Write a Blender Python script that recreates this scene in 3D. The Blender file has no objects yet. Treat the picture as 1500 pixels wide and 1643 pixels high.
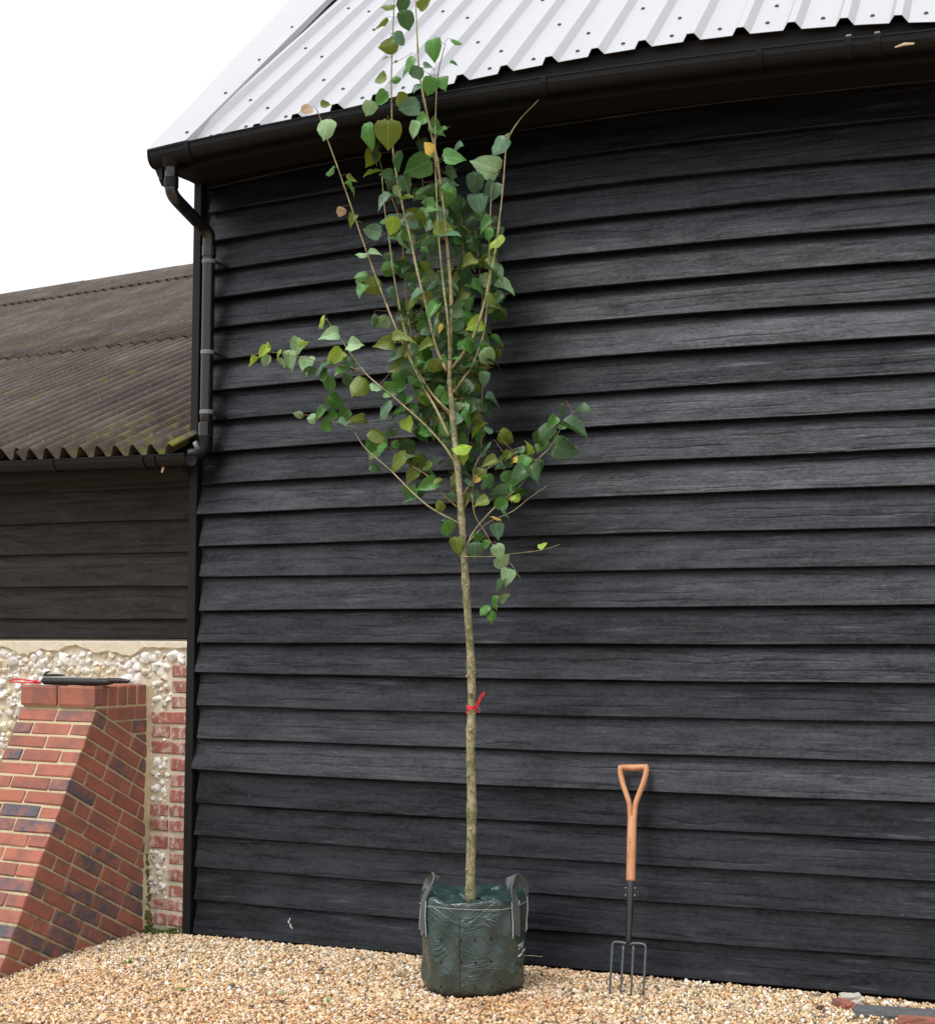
import bpy, bmesh, math, random
import numpy as np
from mathutils import Vector, Matrix
random.seed(7); rng = np.random.default_rng(11)
sc = bpy.context.scene; COL = sc.collection
R = math.radians

# ------------------------------------------------------------------ camera
F = 2310.0; YAW = R(22.45); PIT = R(4.82)
FW = np.array([-math.sin(YAW)*math.cos(PIT), math.cos(YAW)*math.cos(PIT), math.sin(PIT)])
RT = np.array([math.cos(YAW), math.sin(YAW), 0.0]); UP = np.cross(RT, FW)
CAM = np.array([4.296, -6.6, 1.577])
cd = bpy.data.cameras.new('camera'); cam = bpy.data.objects.new('camera', cd); COL.objects.link(cam)
cd.sensor_fit = 'VERTICAL'; cd.sensor_height = 36.0; cd.lens = 36.0*F/1643.0
cd.clip_start = 0.05; cd.clip_end = 1000
cam.matrix_world = Matrix(((RT[0], UP[0], -FW[0], CAM[0]), (RT[1], UP[1], -FW[1], CAM[1]), (RT[2], UP[2], -FW[2], CAM[2]), (0, 0, 0, 1)))
sc.camera = cam
sc.render.resolution_x = 934; sc.render.resolution_y = 1024

def ray(x, y): return FW*F + (x-750)*RT - (y-821.5)*UP
def ony(x, y, Y): d = ray(x, y); return CAM + d*((Y-CAM[1])/d[1])
def onz(x, y, Z): d = ray(x, y); return CAM + d*((Z-CAM[2])/d[2])
def onp(x, y, p0, n): d = ray(x, y); n = np.array(n, float); return CAM + d*(np.dot(np.array(p0)-CAM, n)/np.dot(d, n))

# ------------------------------------------------------------------ sky, sun, exposure
SUN_EL, SUN_AZ = R(62), R(-20)          # azimuth measured from -y (behind the camera) towards -x
sd = np.array([math.sin(SUN_AZ)*math.cos(SUN_EL), -math.cos(SUN_AZ)*math.cos(SUN_EL), math.sin(SUN_EL)])
w = bpy.data.worlds.new('World'); sc.world = w; w.use_nodes = True
nt = w.node_tree; nt.nodes.clear()
sky = nt.nodes.new('ShaderNodeTexSky'); sky.sky_type = 'NISHITA'; sky.sun_disc = False
sky.sun_elevation = SUN_EL; sky.sun_rotation = math.atan2(sd[0], sd[1]); sky.air_density = 1.0; sky.dust_density = 3.0
hs = nt.nodes.new('ShaderNodeHueSaturation'); hs.inputs['Saturation'].default_value = 0.15
mx = nt.nodes.new('ShaderNodeMix'); mx.data_type = 'RGBA'; mx.inputs[0].default_value = 0.75
# even overcast (CIE standard overcast sky: zenith three times the horizon)
tc = nt.nodes.new('ShaderNodeTexCoord'); sx = nt.nodes.new('ShaderNodeSeparateXYZ'); mr = nt.nodes.new('ShaderNodeMapRange')
mr.inputs['From Min'].default_value = 0; mr.inputs['From Max'].default_value = 1; mr.inputs['To Min'].default_value = .38; mr.inputs['To Max'].default_value = 1
vsc = nt.nodes.new('ShaderNodeVectorMath'); vsc.operation = 'SCALE'; vsc.inputs[0].default_value = (13.7, 13.85, 14.1)
nt.links.new(tc.outputs['Generated'], sx.inputs[0]); nt.links.new(sx.outputs[2], mr.inputs[0]); nt.links.new(mr.outputs[0], vsc.inputs['Scale']); nt.links.new(vsc.outputs[0], mx.inputs[7])
bg = nt.nodes.new('ShaderNodeBackground'); bg.inputs[1].default_value = 0.12
wo = nt.nodes.new('ShaderNodeOutputWorld')
nt.links.new(sky.outputs[0], hs.inputs['Color']); nt.links.new(hs.outputs[0], mx.inputs[6])
nt.links.new(mx.outputs[2], bg.inputs[0]); nt.links.new(bg.outputs[0], wo.inputs[0])
sl = bpy.data.lights.new('sun', 'SUN'); sl.energy = 1.5; sl.angle = R(25); sl.color = (1, 0.97, 0.92)
so = bpy.data.objects.new('sun', sl); COL.objects.link(so); so.location = (0, -5, 12)
so.rotation_euler = Vector(-sd).to_track_quat('-Z', 'Y').to_euler()
sc.view_settings.view_transform = 'Standard'; sc.view_settings.look = 'None'
sc.view_settings.exposure = 0.50; sc.view_settings.gamma = 1.0; sc.view_settings.use_curve_mapping = False

# ------------------------------------------------------------------ material helpers
class NT:
    def __init__(s, name):
        s.m = bpy.data.materials.new(name); s.m.use_nodes = True; s.t = s.m.node_tree; s.t.nodes.clear()
        s.out = s.t.nodes.new('ShaderNodeOutputMaterial'); s.b = s.t.nodes.new('ShaderNodeBsdfPrincipled')
        s.t.links.new(s.b.outputs[0], s.out.inputs[0])
    def n(s, typ, ins=None, **kw):
        nd = s.t.nodes.new('ShaderNode'+typ)
        for k, v in kw.items(): setattr(nd, k, v)
        for k, v in (ins or {}).items(): s.set(nd.inputs[k], v)
        return nd
    def set(s, sock, v):
        if hasattr(v, 'is_output') or isinstance(v, bpy.types.NodeSocket): s.t.links.new(v, sock)
        elif isinstance(v, bpy.types.Node): s.t.links.new(v.outputs[0], sock)
        else:
            if sock.type == 'RGBA' and len(v) == 3: v = (*v, 1)
            sock.default_value = v
    def p(s, **kw):
        for k, v in kw.items(): s.set(s.b.inputs[k.replace('_', ' ')], v)
    def math(s, op, a, b=0.0, clamp=False):
        nd = s.n('Math', operation=op, use_clamp=clamp); s.set(nd.inputs[0], a); s.set(nd.inputs[1], b); return nd.outputs[0]
    def mix(s, f, a, b, blend='MIX'):
        nd = s.n('Mix', data_type='RGBA', blend_type=blend); s.set(nd.inputs[0], f); s.set(nd.inputs[6], a); s.set(nd.inputs[7], b); return nd.outputs[2]
    def ramp(s, f, stops):
        nd = s.n('ValToRGB', {'Fac': f}); e = nd.color_ramp.elements
        while len(e) < len(stops): e.new(0.5)
        for el, (p, c) in zip(e, stops): el.position = p; el.color = (*c, 1) if len(c) == 3 else c
        return nd.outputs[0]
    def fr(s, f, a, b):                                  # grey ramp
        nd = s.n('MapRange', {'Value': f, 'From Min': a, 'From Max': b}); return nd.outputs[0]
    def obj(s): return s.n('TexCoord').outputs['Object']
    def gen(s): return s.n('NewGeometry').outputs['Position']
    def rnd(s): return s.n('ObjectInfo').outputs['Random']
    def noise(s, vec, scale, detail=3, rough=.5, dist=0): return s.n('TexNoise', {'Vector': vec, 'Scale': scale, 'Detail': detail, 'Roughness': rough, 'Distortion': dist}).outputs[0]
    def mapv(s, vec, scale=(1, 1, 1), loc=(0, 0, 0)): return s.n('Mapping', {'Vector': vec, 'Scale': scale, 'Location': loc}).outputs[0]
    def offs(s, vec, amt=37.0):                          # shift coordinates per object
        r = s.n('CombineXYZ', {0: s.math('MULTIPLY', s.rnd(), amt), 1: s.math('MULTIPLY', s.rnd(), amt*1.7), 2: s.math('MULTIPLY', s.rnd(), amt*.6)})
        return s.n('VectorMath', {0: vec, 1: r}, operation='ADD').outputs[0]
    def bump(s, h, strength=.3, dist=.002):
        b = s.n('Bump', {'Height': h, 'Strength': strength, 'Distance': dist}); s.t.links.new(b.outputs[0], s.b.inputs['Normal'])

def simple(name, col, rough=.5, metal=0.0, spec=.5, nscale=None, namt=.25, bump=0, bscale=200):
    k = NT(name); v = k.obj()
    c = col
    if nscale: c = k.mix(k.noise(v, nscale, 4), tuple(x*(1-namt) for x in col), tuple(min(1, x*(1+namt)) for x in col))
    k.p(Base_Color=c, Roughness=rough, Metallic=metal, Specular_IOR_Level=spec)
    if bump: k.bump(k.noise(v, bscale, 3), bump, .001)
    return k.m

def mat_board(name, c0, c1, cw, rough=(.40, .62), wear=.9, spec=.75):
    k = NT(name); v = k.offs(k.gen(), 23.0)
    low = k.noise(k.mapv(v, (.8, .8, 3)), 1.3, 2)
    # knots: cells along the board bend the grain around them
    vk = k.mapv(k.n('VectorMath', {0: v, 1: k.n('VectorMath', {0: k.n('TexNoise', {'Vector': v, 'Scale': 9.0}).outputs[1], 'Scale': .035}, operation='SCALE').outputs[0]}, operation='ADD').outputs[0], (1.5, .01, 6.5))
    vo = k.n('TexVoronoi', {'Vector': vk, 'Scale': 1.0, 'Randomness': 1.0}); d = vo.outputs['Distance']
    kf = k.math('POWER', k.math('SUBTRACT', 1.0, k.math('MULTIPLY', d, 2.6), True), 2.0)
    zc = k.n('SeparateXYZ', {0: v}).outputs[2]
    wob = k.noise(k.mapv(v, (1.6, 1.6, 5)), 1.6, 3, .55)
    g = k.math('ADD', k.math('MULTIPLY', zc, 70.0), k.math('ADD', k.math('MULTIPLY', wob, 3.0), k.math('MULTIPLY', kf, 5.0)))
    rings = k.math('ADD', k.math('MULTIPLY', k.math('SINE', k.math('MULTIPLY', g, 2.2)), .5), .5)
    rings = k.math('MULTIPLY', k.math('POWER', rings, 6.0), k.fr(k.noise(k.mapv(v, (.9, 1, 13)), 1.7, 3, .6), .42, .66))
    fib = k.noise(k.mapv(v, (5, 5, 320)), 1.0, 4, .65)
    saw = k.noise(k.mapv(v, (260, 20, 18)), 1.0, 2, .6)
    patch = k.fr(k.noise(k.mapv(v, (1.1, 1, 9)), 1.5, 4, .6), .42, .68)
    tone = k.math('MULTIPLY', k.rnd(), 1.0)
    base = k.mix(tone, c0, c1)
    base = k.mix(k.math('MULTIPLY', patch, .55*wear), base, cw)
    base = k.mix(k.math('MULTIPLY', k.math('MULTIPLY', rings, low), .8), base, tuple(x*.3 for x in c0))
    base = k.mix(k.math('MULTIPLY', k.fr(fib, .35, .75), .45), base, tuple(x*.45 for x in c0))
    base = k.mix(k.math('MULTIPLY', k.math('GREATER_THAN', kf, .72), .6), base, tuple(x*.4 for x in c0))
    kr = k.math('MULTIPLY', k.math('POWER', k.math('ADD', k.math('MULTIPLY', k.math('SINE', k.math('MULTIPLY', d, 60.0)), .5), .5), 4.0), k.fr(kf, .15, .6))
    base = k.mix(k.math('MULTIPLY', kr, .16), base, tuple(x*1.5 for x in cw))
    scuff = k.math('MULTIPLY', k.fr(k.noise(k.mapv(v, (3, 3, 40)), 1.0, 5, .7), .56, .72), k.fr(k.noise(v, 2.3, 2), .45, .6))
    base = k.mix(k.math('MULTIPLY', scuff, .7), base, tuple(x*1.7 for x in cw))
    speck = k.math('GREATER_THAN', k.noise(v, 55, 1), .80)
    base = k.mix(k.math('MULTIPLY', speck, .25), base, (.2, .2, .19))
    rg = k.math('ADD', rough[0], k.math('MULTIPLY', k.math('ADD', k.math('MULTIPLY', k.rnd(), .5), k.math('MULTIPLY', fib, .5)), rough[1]-rough[0]))
    mot = k.math('ADD', k.math('MULTIPLY', k.noise(k.mapv(v, (2.2, 2, 14)), 1.6, 5, .65), .9), k.math('MULTIPLY', k.noise(k.mapv(v, (40, 40, 90)), 1.0, 4, .7), .7))
    fac = k.n('MapRange', {'Value': mot, 'From Min': .52, 'From Max': 1.08, 'To Min': .30, 'To Max': 1.75}).outputs[0]
    fac = k.math('MULTIPLY', fac, k.math('ADD', .72, k.math('MULTIPLY', tone, .62)))
    fac = k.math('MULTIPLY', fac, k.math('SUBTRACT', 1.0, k.math('MULTIPLY', rings, .45)))
    fac = k.math('ADD', fac, k.math('MULTIPLY', scuff, .9))
    k.p(Base_Color=base, Roughness=rg, Specular_IOR_Level=k.math('MULTIPLY', fac, spec), Specular_Tint=(.90, .94, 1.0))
    h = k.math('ADD', k.math('MULTIPLY', rings, -.6), k.math('ADD', k.math('MULTIPLY', fib, .8), k.math('MULTIPLY', saw, .35)))
    h = k.math('SUBTRACT', h, k.math('MULTIPLY', kf, .8))
    k.bump(h, .55, .0022)
    return k.m

M = {}
M['board'] = mat_board('black_stained_boards', (.0022, .0024, .0031), (.0085, .0092, .0122), (.020, .0222, .0300), (.27, .42), 1.1, .40)
M['oldboard'] = mat_board('brown_black_boards', (.007, .0055, .0044), (.015, .0115, .009), (.024, .018, .0135), (.5, .7), .8, .22)
M['post'] = simple('black_timber', (.006, .006, .0068), .6, spec=.3, nscale=6, bump=.4, bscale=60)
M['dark'] = simple('dark_void', (.006, .006, .006), .9)
M['gutter'] = simple('black_gutter_plastic', (.004, .0044, .0055), .4, spec=.2, nscale=8, namt=.4)
M['pipe'] = simple('glossy_black_pipe', (.006, .0066, .008), .12, spec=.6, nscale=8, namt=.4)
M['clip'] = simple('grey_clip', (.16, .16, .17), .5)
M['screw'] = simple('dark_screw', (.03, .03, .034), .6)
M['lip'] = simple('pale_chip', (.62, .5, .33), .8, nscale=60)
def mat_sheet():
    k = NT('pale_box_profile_steel'); v = k.gen()
    n1 = k.noise(k.mapv(v, (5, .9, .9)), 1.2, 4); n2 = k.noise(v, 9, 5, .6)
    c = k.mix(n1, (.34, .348, .372), (.375, .383, .405)); c = k.mix(k.math('MULTIPLY', k.fr(n2, .6, .85), .4), c, (.31, .317, .34))
    k.p(Base_Color=c, Roughness=k.math('ADD', .32, k.math('MULTIPLY', n2, .2)), Metallic=.15, Specular_IOR_Level=.5)
    return k.m
M['sheet'] = mat_sheet()
def mat_fibre():
    k = NT('weathered_fibre_cement'); v = k.offs(k.gen(), 3.0)
    n1 = k.noise(k.mapv(v, (1, 1, 1)), 2.2, 5, .6); n2 = k.noise(v, 38, 4, .7); n3 = k.noise(k.mapv(v, (9, .8, .8)), 1.5, 3)
    c = k.ramp(n1, [(.3, (.045, .036, .032)), (.5, (.080, .064, .055)), (.7, (.125, .105, .092))])
    c = k.mix(k.fr(n3, .4, .75), c, (.058, .044, .040))
    c = k.mix(k.math('MULTIPLY', k.fr(n2, .52, .75), .6), c, (.15, .138, .122))
    p = k.gen(); x = k.n('SeparateXYZ', {0: p})
    near = k.math('MULTIPLY', k.fr(x.outputs[0], -1.3, -.1), k.fr(x.outputs[2], 3.05, 2.55), True)     # moss grows where the roof meets the barn
    moss = k.math('MULTIPLY', k.fr(k.noise(p, 7, 4, .65), .48, .62), near, True)
    c = k.mix(moss, c, k.mix(n2, (.10, .10, .015), (.24, .22, .05)))
    sp = k.math('MULTIPLY', k.math('GREATER_THAN', k.noise(p, 5.0, 3), .66), .7)
    c = k.mix(sp, c, (.10, .095, .03))
    k.p(Base_Color=c, Roughness=.92, Specular_IOR_Level=.25); k.bump(n2, .6, .004)
    return k.m
M['fibre'] = mat_fibre()
def mat_mortar(name, a, b, moss=True):
    k = NT(name); v = k.gen(); n1 = k.noise(v, 14, 5, .65); n2 = k.noise(v, 120, 3, .6)
    c = k.mix(n1, a, b); c = k.mix(k.fr(n2, .55, .8), c, tuple(x*.6 for x in a))
    if moss:
        z = k.n('SeparateXYZ', {0: v}).outputs[2]
        g = k.math('MULTIPLY', k.fr(k.noise(v, 9, 4, .7), .45, .66), k.fr(z, .9, .1), True)
        c = k.mix(k.math('MULTIPLY', g, .8), c, (.10, .11, .03))
    k.p(Base_Color=c, Roughness=.95, Specular_IOR_Level=.2)
    k.bump(k.math('ADD', n1, k.math('MULTIPLY', n2, .5)), .8, .006)
    return k.m
M['mortar'] = mat_mortar('lime_mortar', (.40, .33, .20), (.56, .48, .33))
M['lime'] = mat_mortar('cream_flint_mortar', (.50, .44, .33), (.68, .62, .50))
def mat_brick(name, red, red2, dark, darkamt, white=.25):
    k = NT(name); v = k.offs(k.obj(), 19.0)
    n1 = k.noise(v, 7, 5, .7); n2 = k.noise(v, 70, 4, .75); n3 = k.noise(v, 8, 5, .7)
    c = k.mix(n1, red, red2)
    c = k.mix(k.math('MULTIPLY', k.rnd(), .45), c, tuple(x*.68 for x in red))
    c = k.mix(k.math('MULTIPLY', k.fr(n3, .50-.12*darkamt, .60), darkamt), c, dark)
    c = k.mix(k.math('MULTIPLY', k.fr(n2, .62, .72), white), c, (.55, .45, .38))
    if white > .6: c = k.mix(k.math('MULTIPLY', k.fr(k.noise(v, 16, 5, .75), .48, .62), .75), c, (.60, .52, .45))
    c = k.mix(k.math('MULTIPLY', k.fr(n2, .40, .30), .6), c, tuple(x*.35 for x in red))
    k.p(Base_Color=c, Roughness=.88, Specular_IOR_Level=.25)
    k.bump(k.math('ADD', n2, n1), .6, .003)
    return k.m
M['brick1'] = mat_brick('orange_red_brick', (.42, .155, .10), (.30, .110, .08), (.13, .085, .085), .5, .35)
M['brick2'] = mat_brick('burnt_blue_brick', (.37, .14, .10), (.27, .11, .085), (.095, .088, .105), 1.0, .5)
M['brick3'] = mat_brick('brown_red_brick', (.36, .13, .09), (.28, .105, .08), (.11, .08, .08), .5)
M['brickold'] = mat_brick('limewashed_old_brick', (.36, .135, .10), (.28, .10, .085), (.15, .11, .10), .35, .9)
def mat_flint():
    k = NT('knapped_flint'); v = k.offs(k.obj(), 11.0)
    n1 = k.noise(v, 1.3, 4, .6); n2 = k.noise(v, 5, 4, .7)
    c = k.ramp(k.rnd(), [(0, (.74, .72, .68)), (.35, (.80, .79, .76)), (.55, (.62, .50, .32)), (.68, (.76, .72, .65)), (.86, (.52, .50, .48)), (1, (.74, .64, .46))])
    c = k.mix(k.fr(n1, .56, .68), c, (.12, .12, .13)); c = k.mix(k.fr(n2, .6, .72), c, (.42, .30, .17))
    k.p(Base_Color=c, Roughness=.55, Specular_IOR_Level=.5); k.bump(n2, .5, .006)
    return k.m
M['flint'] = mat_flint()
def mat_ground():
    k = NT('gravel_bed'); v = k.gen()
    vo = k.n('TexVoronoi', {'Vector': v, 'Scale': 85.0}); c1 = vo.outputs['Color']
    g = k.n('SeparateColor', {0: c1}).outputs[0]
    c = k.ramp(g, [(0, (.13, .08, .045)), (.3, (.34, .22, .12)), (.65, (.46, .33, .20)), (1, (.60, .50, .38))])
    n = k.noise(v, 2.0, 4); c = k.mix(k.math('MULTIPLY', n, .5), c, (.22, .13, .07))
    k.p(Base_Color=c, Roughness=.9, Specular_IOR_Level=.2)
    k.bump(k.math('SUBTRACT', 1, vo.outputs['Distance']), .9, .01)
    return k.m
M['ground'] = mat_ground()
def mat_stone():
    k = NT('gravel_stone'); a = k.n('Attribute', attribute_name='scol', attribute_type='INSTANCER')
    v = k.obj(); n = k.noise(v, 3, 3)
    k.p(Base_Color=k.mix(k.math('MULTIPLY', n, .5), a.outputs['Color'], k.mix(.5, a.outputs['Color'], (.30, .18, .09))), Roughness=.6, Specular_IOR_Level=.4)
    return k.m
M['stone'] = mat_stone()
def mat_bark(name, a, b, lent):
    k = NT(name); v = k.gen(); n1 = k.noise(v, 22, 4, .6); n2 = k.noise(k.mapv(v, (1, 1, .6)), 120, 4, .75); n3 = k.noise(k.mapv(v, (1, 1, 1.5)), 9, 3)
    c = k.mix(k.fr(n1, .3, .7), a, b); c = k.mix(k.math('MULTIPLY', k.fr(n3, .46, .6), .75), c, (.12, .14, .05)); c = k.mix(k.math('MULTIPLY', k.fr(k.noise(v, 60, 3), .58, .7), .6), c, (.46, .44, .34))
    c = k.mix(k.math('MULTIPLY', k.fr(n2, .50, .60), lent), c, (.055, .042, .025))
    k.p(Base_Color=c, Roughness=.8, Specular_IOR_Level=.3); k.bump(k.math('ADD', n2, n1), .5, .002)
    return k.m
M['bark'] = mat_bark('grey_olive_bark', (.22, .195, .105), (.38, .345, .215), .75)
M['stem'] = mat_bark('tan_stem_bark', (.31, .265, .145), (.43, .38, .23), .4)
M['stalk'] = simple('reddish_stalk', (.17, .095, .045), .6)
M['twig'] = mat_bark('brown_twig_bark', (.16, .11, .055), (.25, .18, .09), .4)
def mat_leaf(name, a, b, tr=.25, rough=.42):
    k = NT(name); v = k.n('UVMap', uv_map='blade').outputs[0]; s = k.n('SeparateXYZ', {0: v}); ax = k.math('ABSOLUTE', s.outputs[0])
    n = k.noise(k.n('VectorMath', {0: v, 1: k.n('VectorMath', {0: k.gen(), 'Scale': 9.0}, operation='SCALE').outputs[0]}, operation='ADD').outputs[0], 1.6, 3, .6)
    c = k.mix(k.fr(n, .3, .7), a, b)
    c = k.mix(k.math('MULTIPLY', k.rnd(), .35), c, tuple(x*.6 for x in a))
    vein = k.math('LESS_THAN', ax, .014)
    arc = k.math('SINE', k.math('MULTIPLY', k.math('SUBTRACT', s.outputs[1], k.math('MULTIPLY', ax, 1.1)), 34.0))
    c = k.mix(k.math('MULTIPLY', k.math('GREATER_THAN', arc, .93), .22), c, tuple(min(1, x*1.6+.01) for x in b))
    c = k.mix(k.math('MULTIPLY', vein, .6), c, tuple(min(1, x*1.8+.02) for x in b))
    stalk = k.math('LESS_THAN', s.outputs[1], -.075)
    c = k.mix(stalk, c, (.20, .09, .045))
    k.p(Base_Color=c, Roughness=rough, Specular_IOR_Level=.4)
    k.bump(arc, .12, .002)
    t = k.n('BsdfTranslucent', {'Color': k.mix(.5, c, tuple(min(1, x*1.6) for x in b))})
    m = k.n('MixShader', {0: tr}); k.t.links.new(k.b.outputs[0], m.inputs[1]); k.t.links.new(t.outputs[0], m.inputs[2])
    k.t.links.new(m.outputs[0], k.out.inputs[0])
    return k.m
LEAFM = {'d': mat_leaf('dark_leaf', (0.029, 0.081, 0.026), (0.055, 0.127, 0.039)),
         'g': mat_leaf('green_leaf', (0.052, 0.169, 0.031), (0.098, 0.260, 0.052)),
         'o': mat_leaf('olive_leaf', (0.098, 0.150, 0.018), (0.163, 0.215, 0.029)),
         'p': mat_leaf('pale_leaf', (0.182, 0.325, 0.150), (0.299, 0.468, 0.247), .2, .5),
         'b': mat_leaf('bluish_leaf', (0.065, 0.150, 0.081), (0.111, 0.215, 0.124), .2, .45),
         'y': mat_leaf('lime_leaf', (0.260, 0.429, 0.039), (0.403, 0.559, 0.072), .35),
         'a': mat_leaf('yellow_leaf', (0.715, 0.468, 0.065), (0.800, 0.546, 0.130), .3),
         'r': mat_leaf('dry_leaf', (0.390, 0.260, 0.156), (0.546, 0.416, 0.286), .2, .7)}
def mat_bag():
    k = NT('green_woven_plastic'); v = k.obj()
    n1 = k.noise(v, 5, 4, .6); n2 = k.noise(v, 13, 3, .55)
    vw = k.n('VectorMath', {0: v, 1: k.n('VectorMath', {0: k.n('TexNoise', {'Vector': v, 'Scale': 6.0}).outputs[1], 'Scale': .10}, operation='SCALE').outputs[0]}, operation='ADD').outputs[0]
    r1 = k.n('TexVoronoi', {'Vector': k.mapv(vw, (1, 1, 1.5)), 'Scale': 5.0}).outputs[0]
    uvn = k.n('UVMap', uv_map='wrap').outputs[0]; r2 = 0.0
    for ang, sx_, sy_, wt, ph in ((28, 5, 30, .9, 1), (-37, 4, 24, 1.0, 5), (72, 5, 34, .6, 9), (-8, 5, 40, .7, 13), (50, 9, 60, .5, 17), (-62, 8, 50, .5, 23)):
        mp = k.n('Mapping', {'Vector': uvn, 'Rotation': (0, 0, R(ang)), 'Location': (ph, ph*.7, 0)}).outputs[0]
        nn_ = k.noise(k.mapv(mp, (sx_, sy_, 1)), 1.0, 1, .4, .15)
        rg_ = k.math('POWER', k.math('SUBTRACT', 1.0, k.math('MULTIPLY', k.math('ABSOLUTE', k.math('SUBTRACT', nn_, .5)), 11.0), True), 1.6)
        mk_ = k.fr(k.noise(k.mapv(mp, (6, 9, 1), (ph, 0, 0)), 1.0, 2), .48, .64)
        r2 = k.math('ADD', r2, k.math('MULTIPLY', k.math('MULTIPLY', rg_, mk_), wt))
    c = k.mix(n1, (.012, .036, .037), (.026, .056, .054))
    z = k.n('SeparateXYZ', {0: v}).outputs[2]
    dirt = k.math('MULTIPLY', k.fr(n2, .35, .65), k.fr(z, .2, .0), True)
    c = k.mix(k.math('MULTIPLY', dirt, .5), c, (.06, .055, .038))
    wv = k.n('TexWave', {'Vector': v, 'Scale': 160.0}, bands_direction='Z').outputs[1]
    k.p(Base_Color=c, Roughness=k.math('ADD', .17, k.math('MULTIPLY', n2, .2)), Specular_IOR_Level=.9)
    h = k.math('ADD', k.math('MULTIPLY', r1, 1.8), k.math('ADD', k.math('MULTIPLY', r2, .30), k.math('MULTIPLY', wv, .01)))
    k.bump(h, .9, .009)
    return k.m
M['bag'] = mat_bag()
def mat_strap():
    k = NT('grey_webbing'); v = k.obj(); wv = k.noise(v, 260, 2)
    k.p(Base_Color=k.mix(wv, (.03, .034, .035), (.14, .15, .15)), Roughness=.7); k.bump(wv, .6, .001); return k.m
M['strap'] = mat_strap()
M['stitch'] = simple('white_stitching', (.55, .56, .55), .8)
M['white'] = simple('white_print', (.75, .76, .76), .6)
M['soil'] = simple('dark_compost', (.03, .02, .013), .95, nscale=60, namt=.6, bump=1, bscale=80)
def mat_wood():
    k = NT('orange_ash_wood'); v = k.obj(); g = k.noise(k.mapv(v, (60, 60, 3)), 1.0, 3, .6); n = k.noise(v, 9, 3)
    c = k.mix(g, (.48, .215, .105), (.58, .29, .155)); c = k.mix(k.fr(n, .55, .75), c, (.40, .17, .08))
    k.p(Base_Color=c, Roughness=.48, Specular_IOR_Level=.4); k.bump(g, .15, .001); return k.m
M['wood'] = mat_wood()
M['blackmetal'] = simple('black_coated_steel', (.012, .012, .013), .42, nscale=20)
M['tine'] = simple('grey_forged_steel', (.085, .095, .11), .38, metal=.5, nscale=40)
M['red'] = simple('red_tape', (.62, .03, .045), .4)
M['chrome'] = simple('bright_steel', (.6, .61, .62), .25, metal=.8)
M['rubber'] = simple('black_rubber', (.014, .014, .015), .5)
M['slate'] = simple('grey_slab', (.10, .105, .11), .85, nscale=30, namt=.5, bump=.6)
M['cobble'] = simple('pale_stone', (.50, .47, .40), .8, nscale=20, bump=.5)
M['moss'] = simple('green_moss', (.07, .09, .018), .95, nscale=50, namt=.6, bump=1, bscale=150)
M['weed'] = simple('weed_green', (.13, .24, .04), .5, nscale=30)
M['dropping'] = simple('white_dropping', (.62, .62, .60), .8)

# ------------------------------------------------------------------ object helpers
W = {}
def link(name, mesh, parent=None, mw=None):
    o = bpy.data.objects.new(name, mesh); COL.objects.link(o)
    if parent is not None:
        o.parent = parent; o.matrix_parent_inverse = Matrix.Translation(-W[parent.name])
    base = mw if mw is not None else Matrix.Translation(W[parent.name] if parent is not None else Vector((0, 0, 0)))
    o.matrix_basis = base; W[o.name] = base.to_translation()
    return o
def tag(o, label, cat, group=None, kind=None):
    o['label'] = label; o['category'] = cat
    if group: o['group'] = group
    if kind: o['kind'] = kind
    return o
def thing(name, loc, label, cat, group=None):
    o = bpy.data.objects.new(name, None); COL.objects.link(o); o.location = loc; o.empty_display_size = .1
    W[o.name] = Vector(loc); return tag(o, label, cat, group)
def mesh_of(name, v, f, mat, smooth=False):
    me = bpy.data.meshes.new(name); me.from_pydata([tuple(map(float, p)) for p in v], [], f)
    me.materials.append(mat)
    if smooth: me.polygons.foreach_set('use_smooth', [True]*len(me.polygons))
    me.update(); return me
def part(name, v, f, mat, parent=None, loc=None, smooth=False):
    """mesh from WORLD vertices; origin at the parent's origin (or loc)"""
    L = Vector(loc) if loc is not None else (W[parent.name] if parent is not None else Vector((0, 0, 0)))
    v = [(p[0]-L[0], p[1]-L[1], p[2]-L[2]) for p in v]
    return link(name, mesh_of(name, v, f, mat, smooth), parent, Matrix.Translation(L))
def box(x0, x1, y0, y1, z0, z1):
    v = [(x, y, z) for x in (x0, x1) for y in (y0, y1) for z in (z0, z1)]
    return v, [(0, 1, 3, 2), (4, 6, 7, 5), (0, 4, 5, 1), (2, 3, 7, 6), (0, 2, 6, 4), (1, 5, 7, 3)]
def join(*vf):
    V, Fc = [], []
    for v, f in vf:
        o = len(V); V += list(v); Fc += [tuple(i+o for i in q) for q in f]
    return V, Fc
def bevel_mesh(me, w_, seg=1):
    bm = bmesh.new(); bm.from_mesh(me)
    bmesh.ops.recalc_face_normals(bm, faces=bm.faces)
    bmesh.ops.bevel(bm, geom=bm.edges[:], offset=w_, segments=seg, affect='EDGES', clamp_overlap=True)
    bm.to_mesh(me); bm.free(); return me
def catmull(pts, n=6):
    P = [np.array(p, float) for p in pts]; P = [2*P[0]-P[1]]+P+[2*P[-1]-P[-2]]; out = []
    for i in range(1, len(P)-2):
        for j in range(n):
            t = j/n
            out.append(.5*((2*P[i])+(-P[i-1]+P[i+1])*t+(2*P[i-1]-5*P[i]+4*P[i+1]-P[i+2])*t*t+(-P[i-1]+3*P[i]-3*P[i+1]+P[i+2])*t**3))
    out.append(P[-2]); return out
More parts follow.
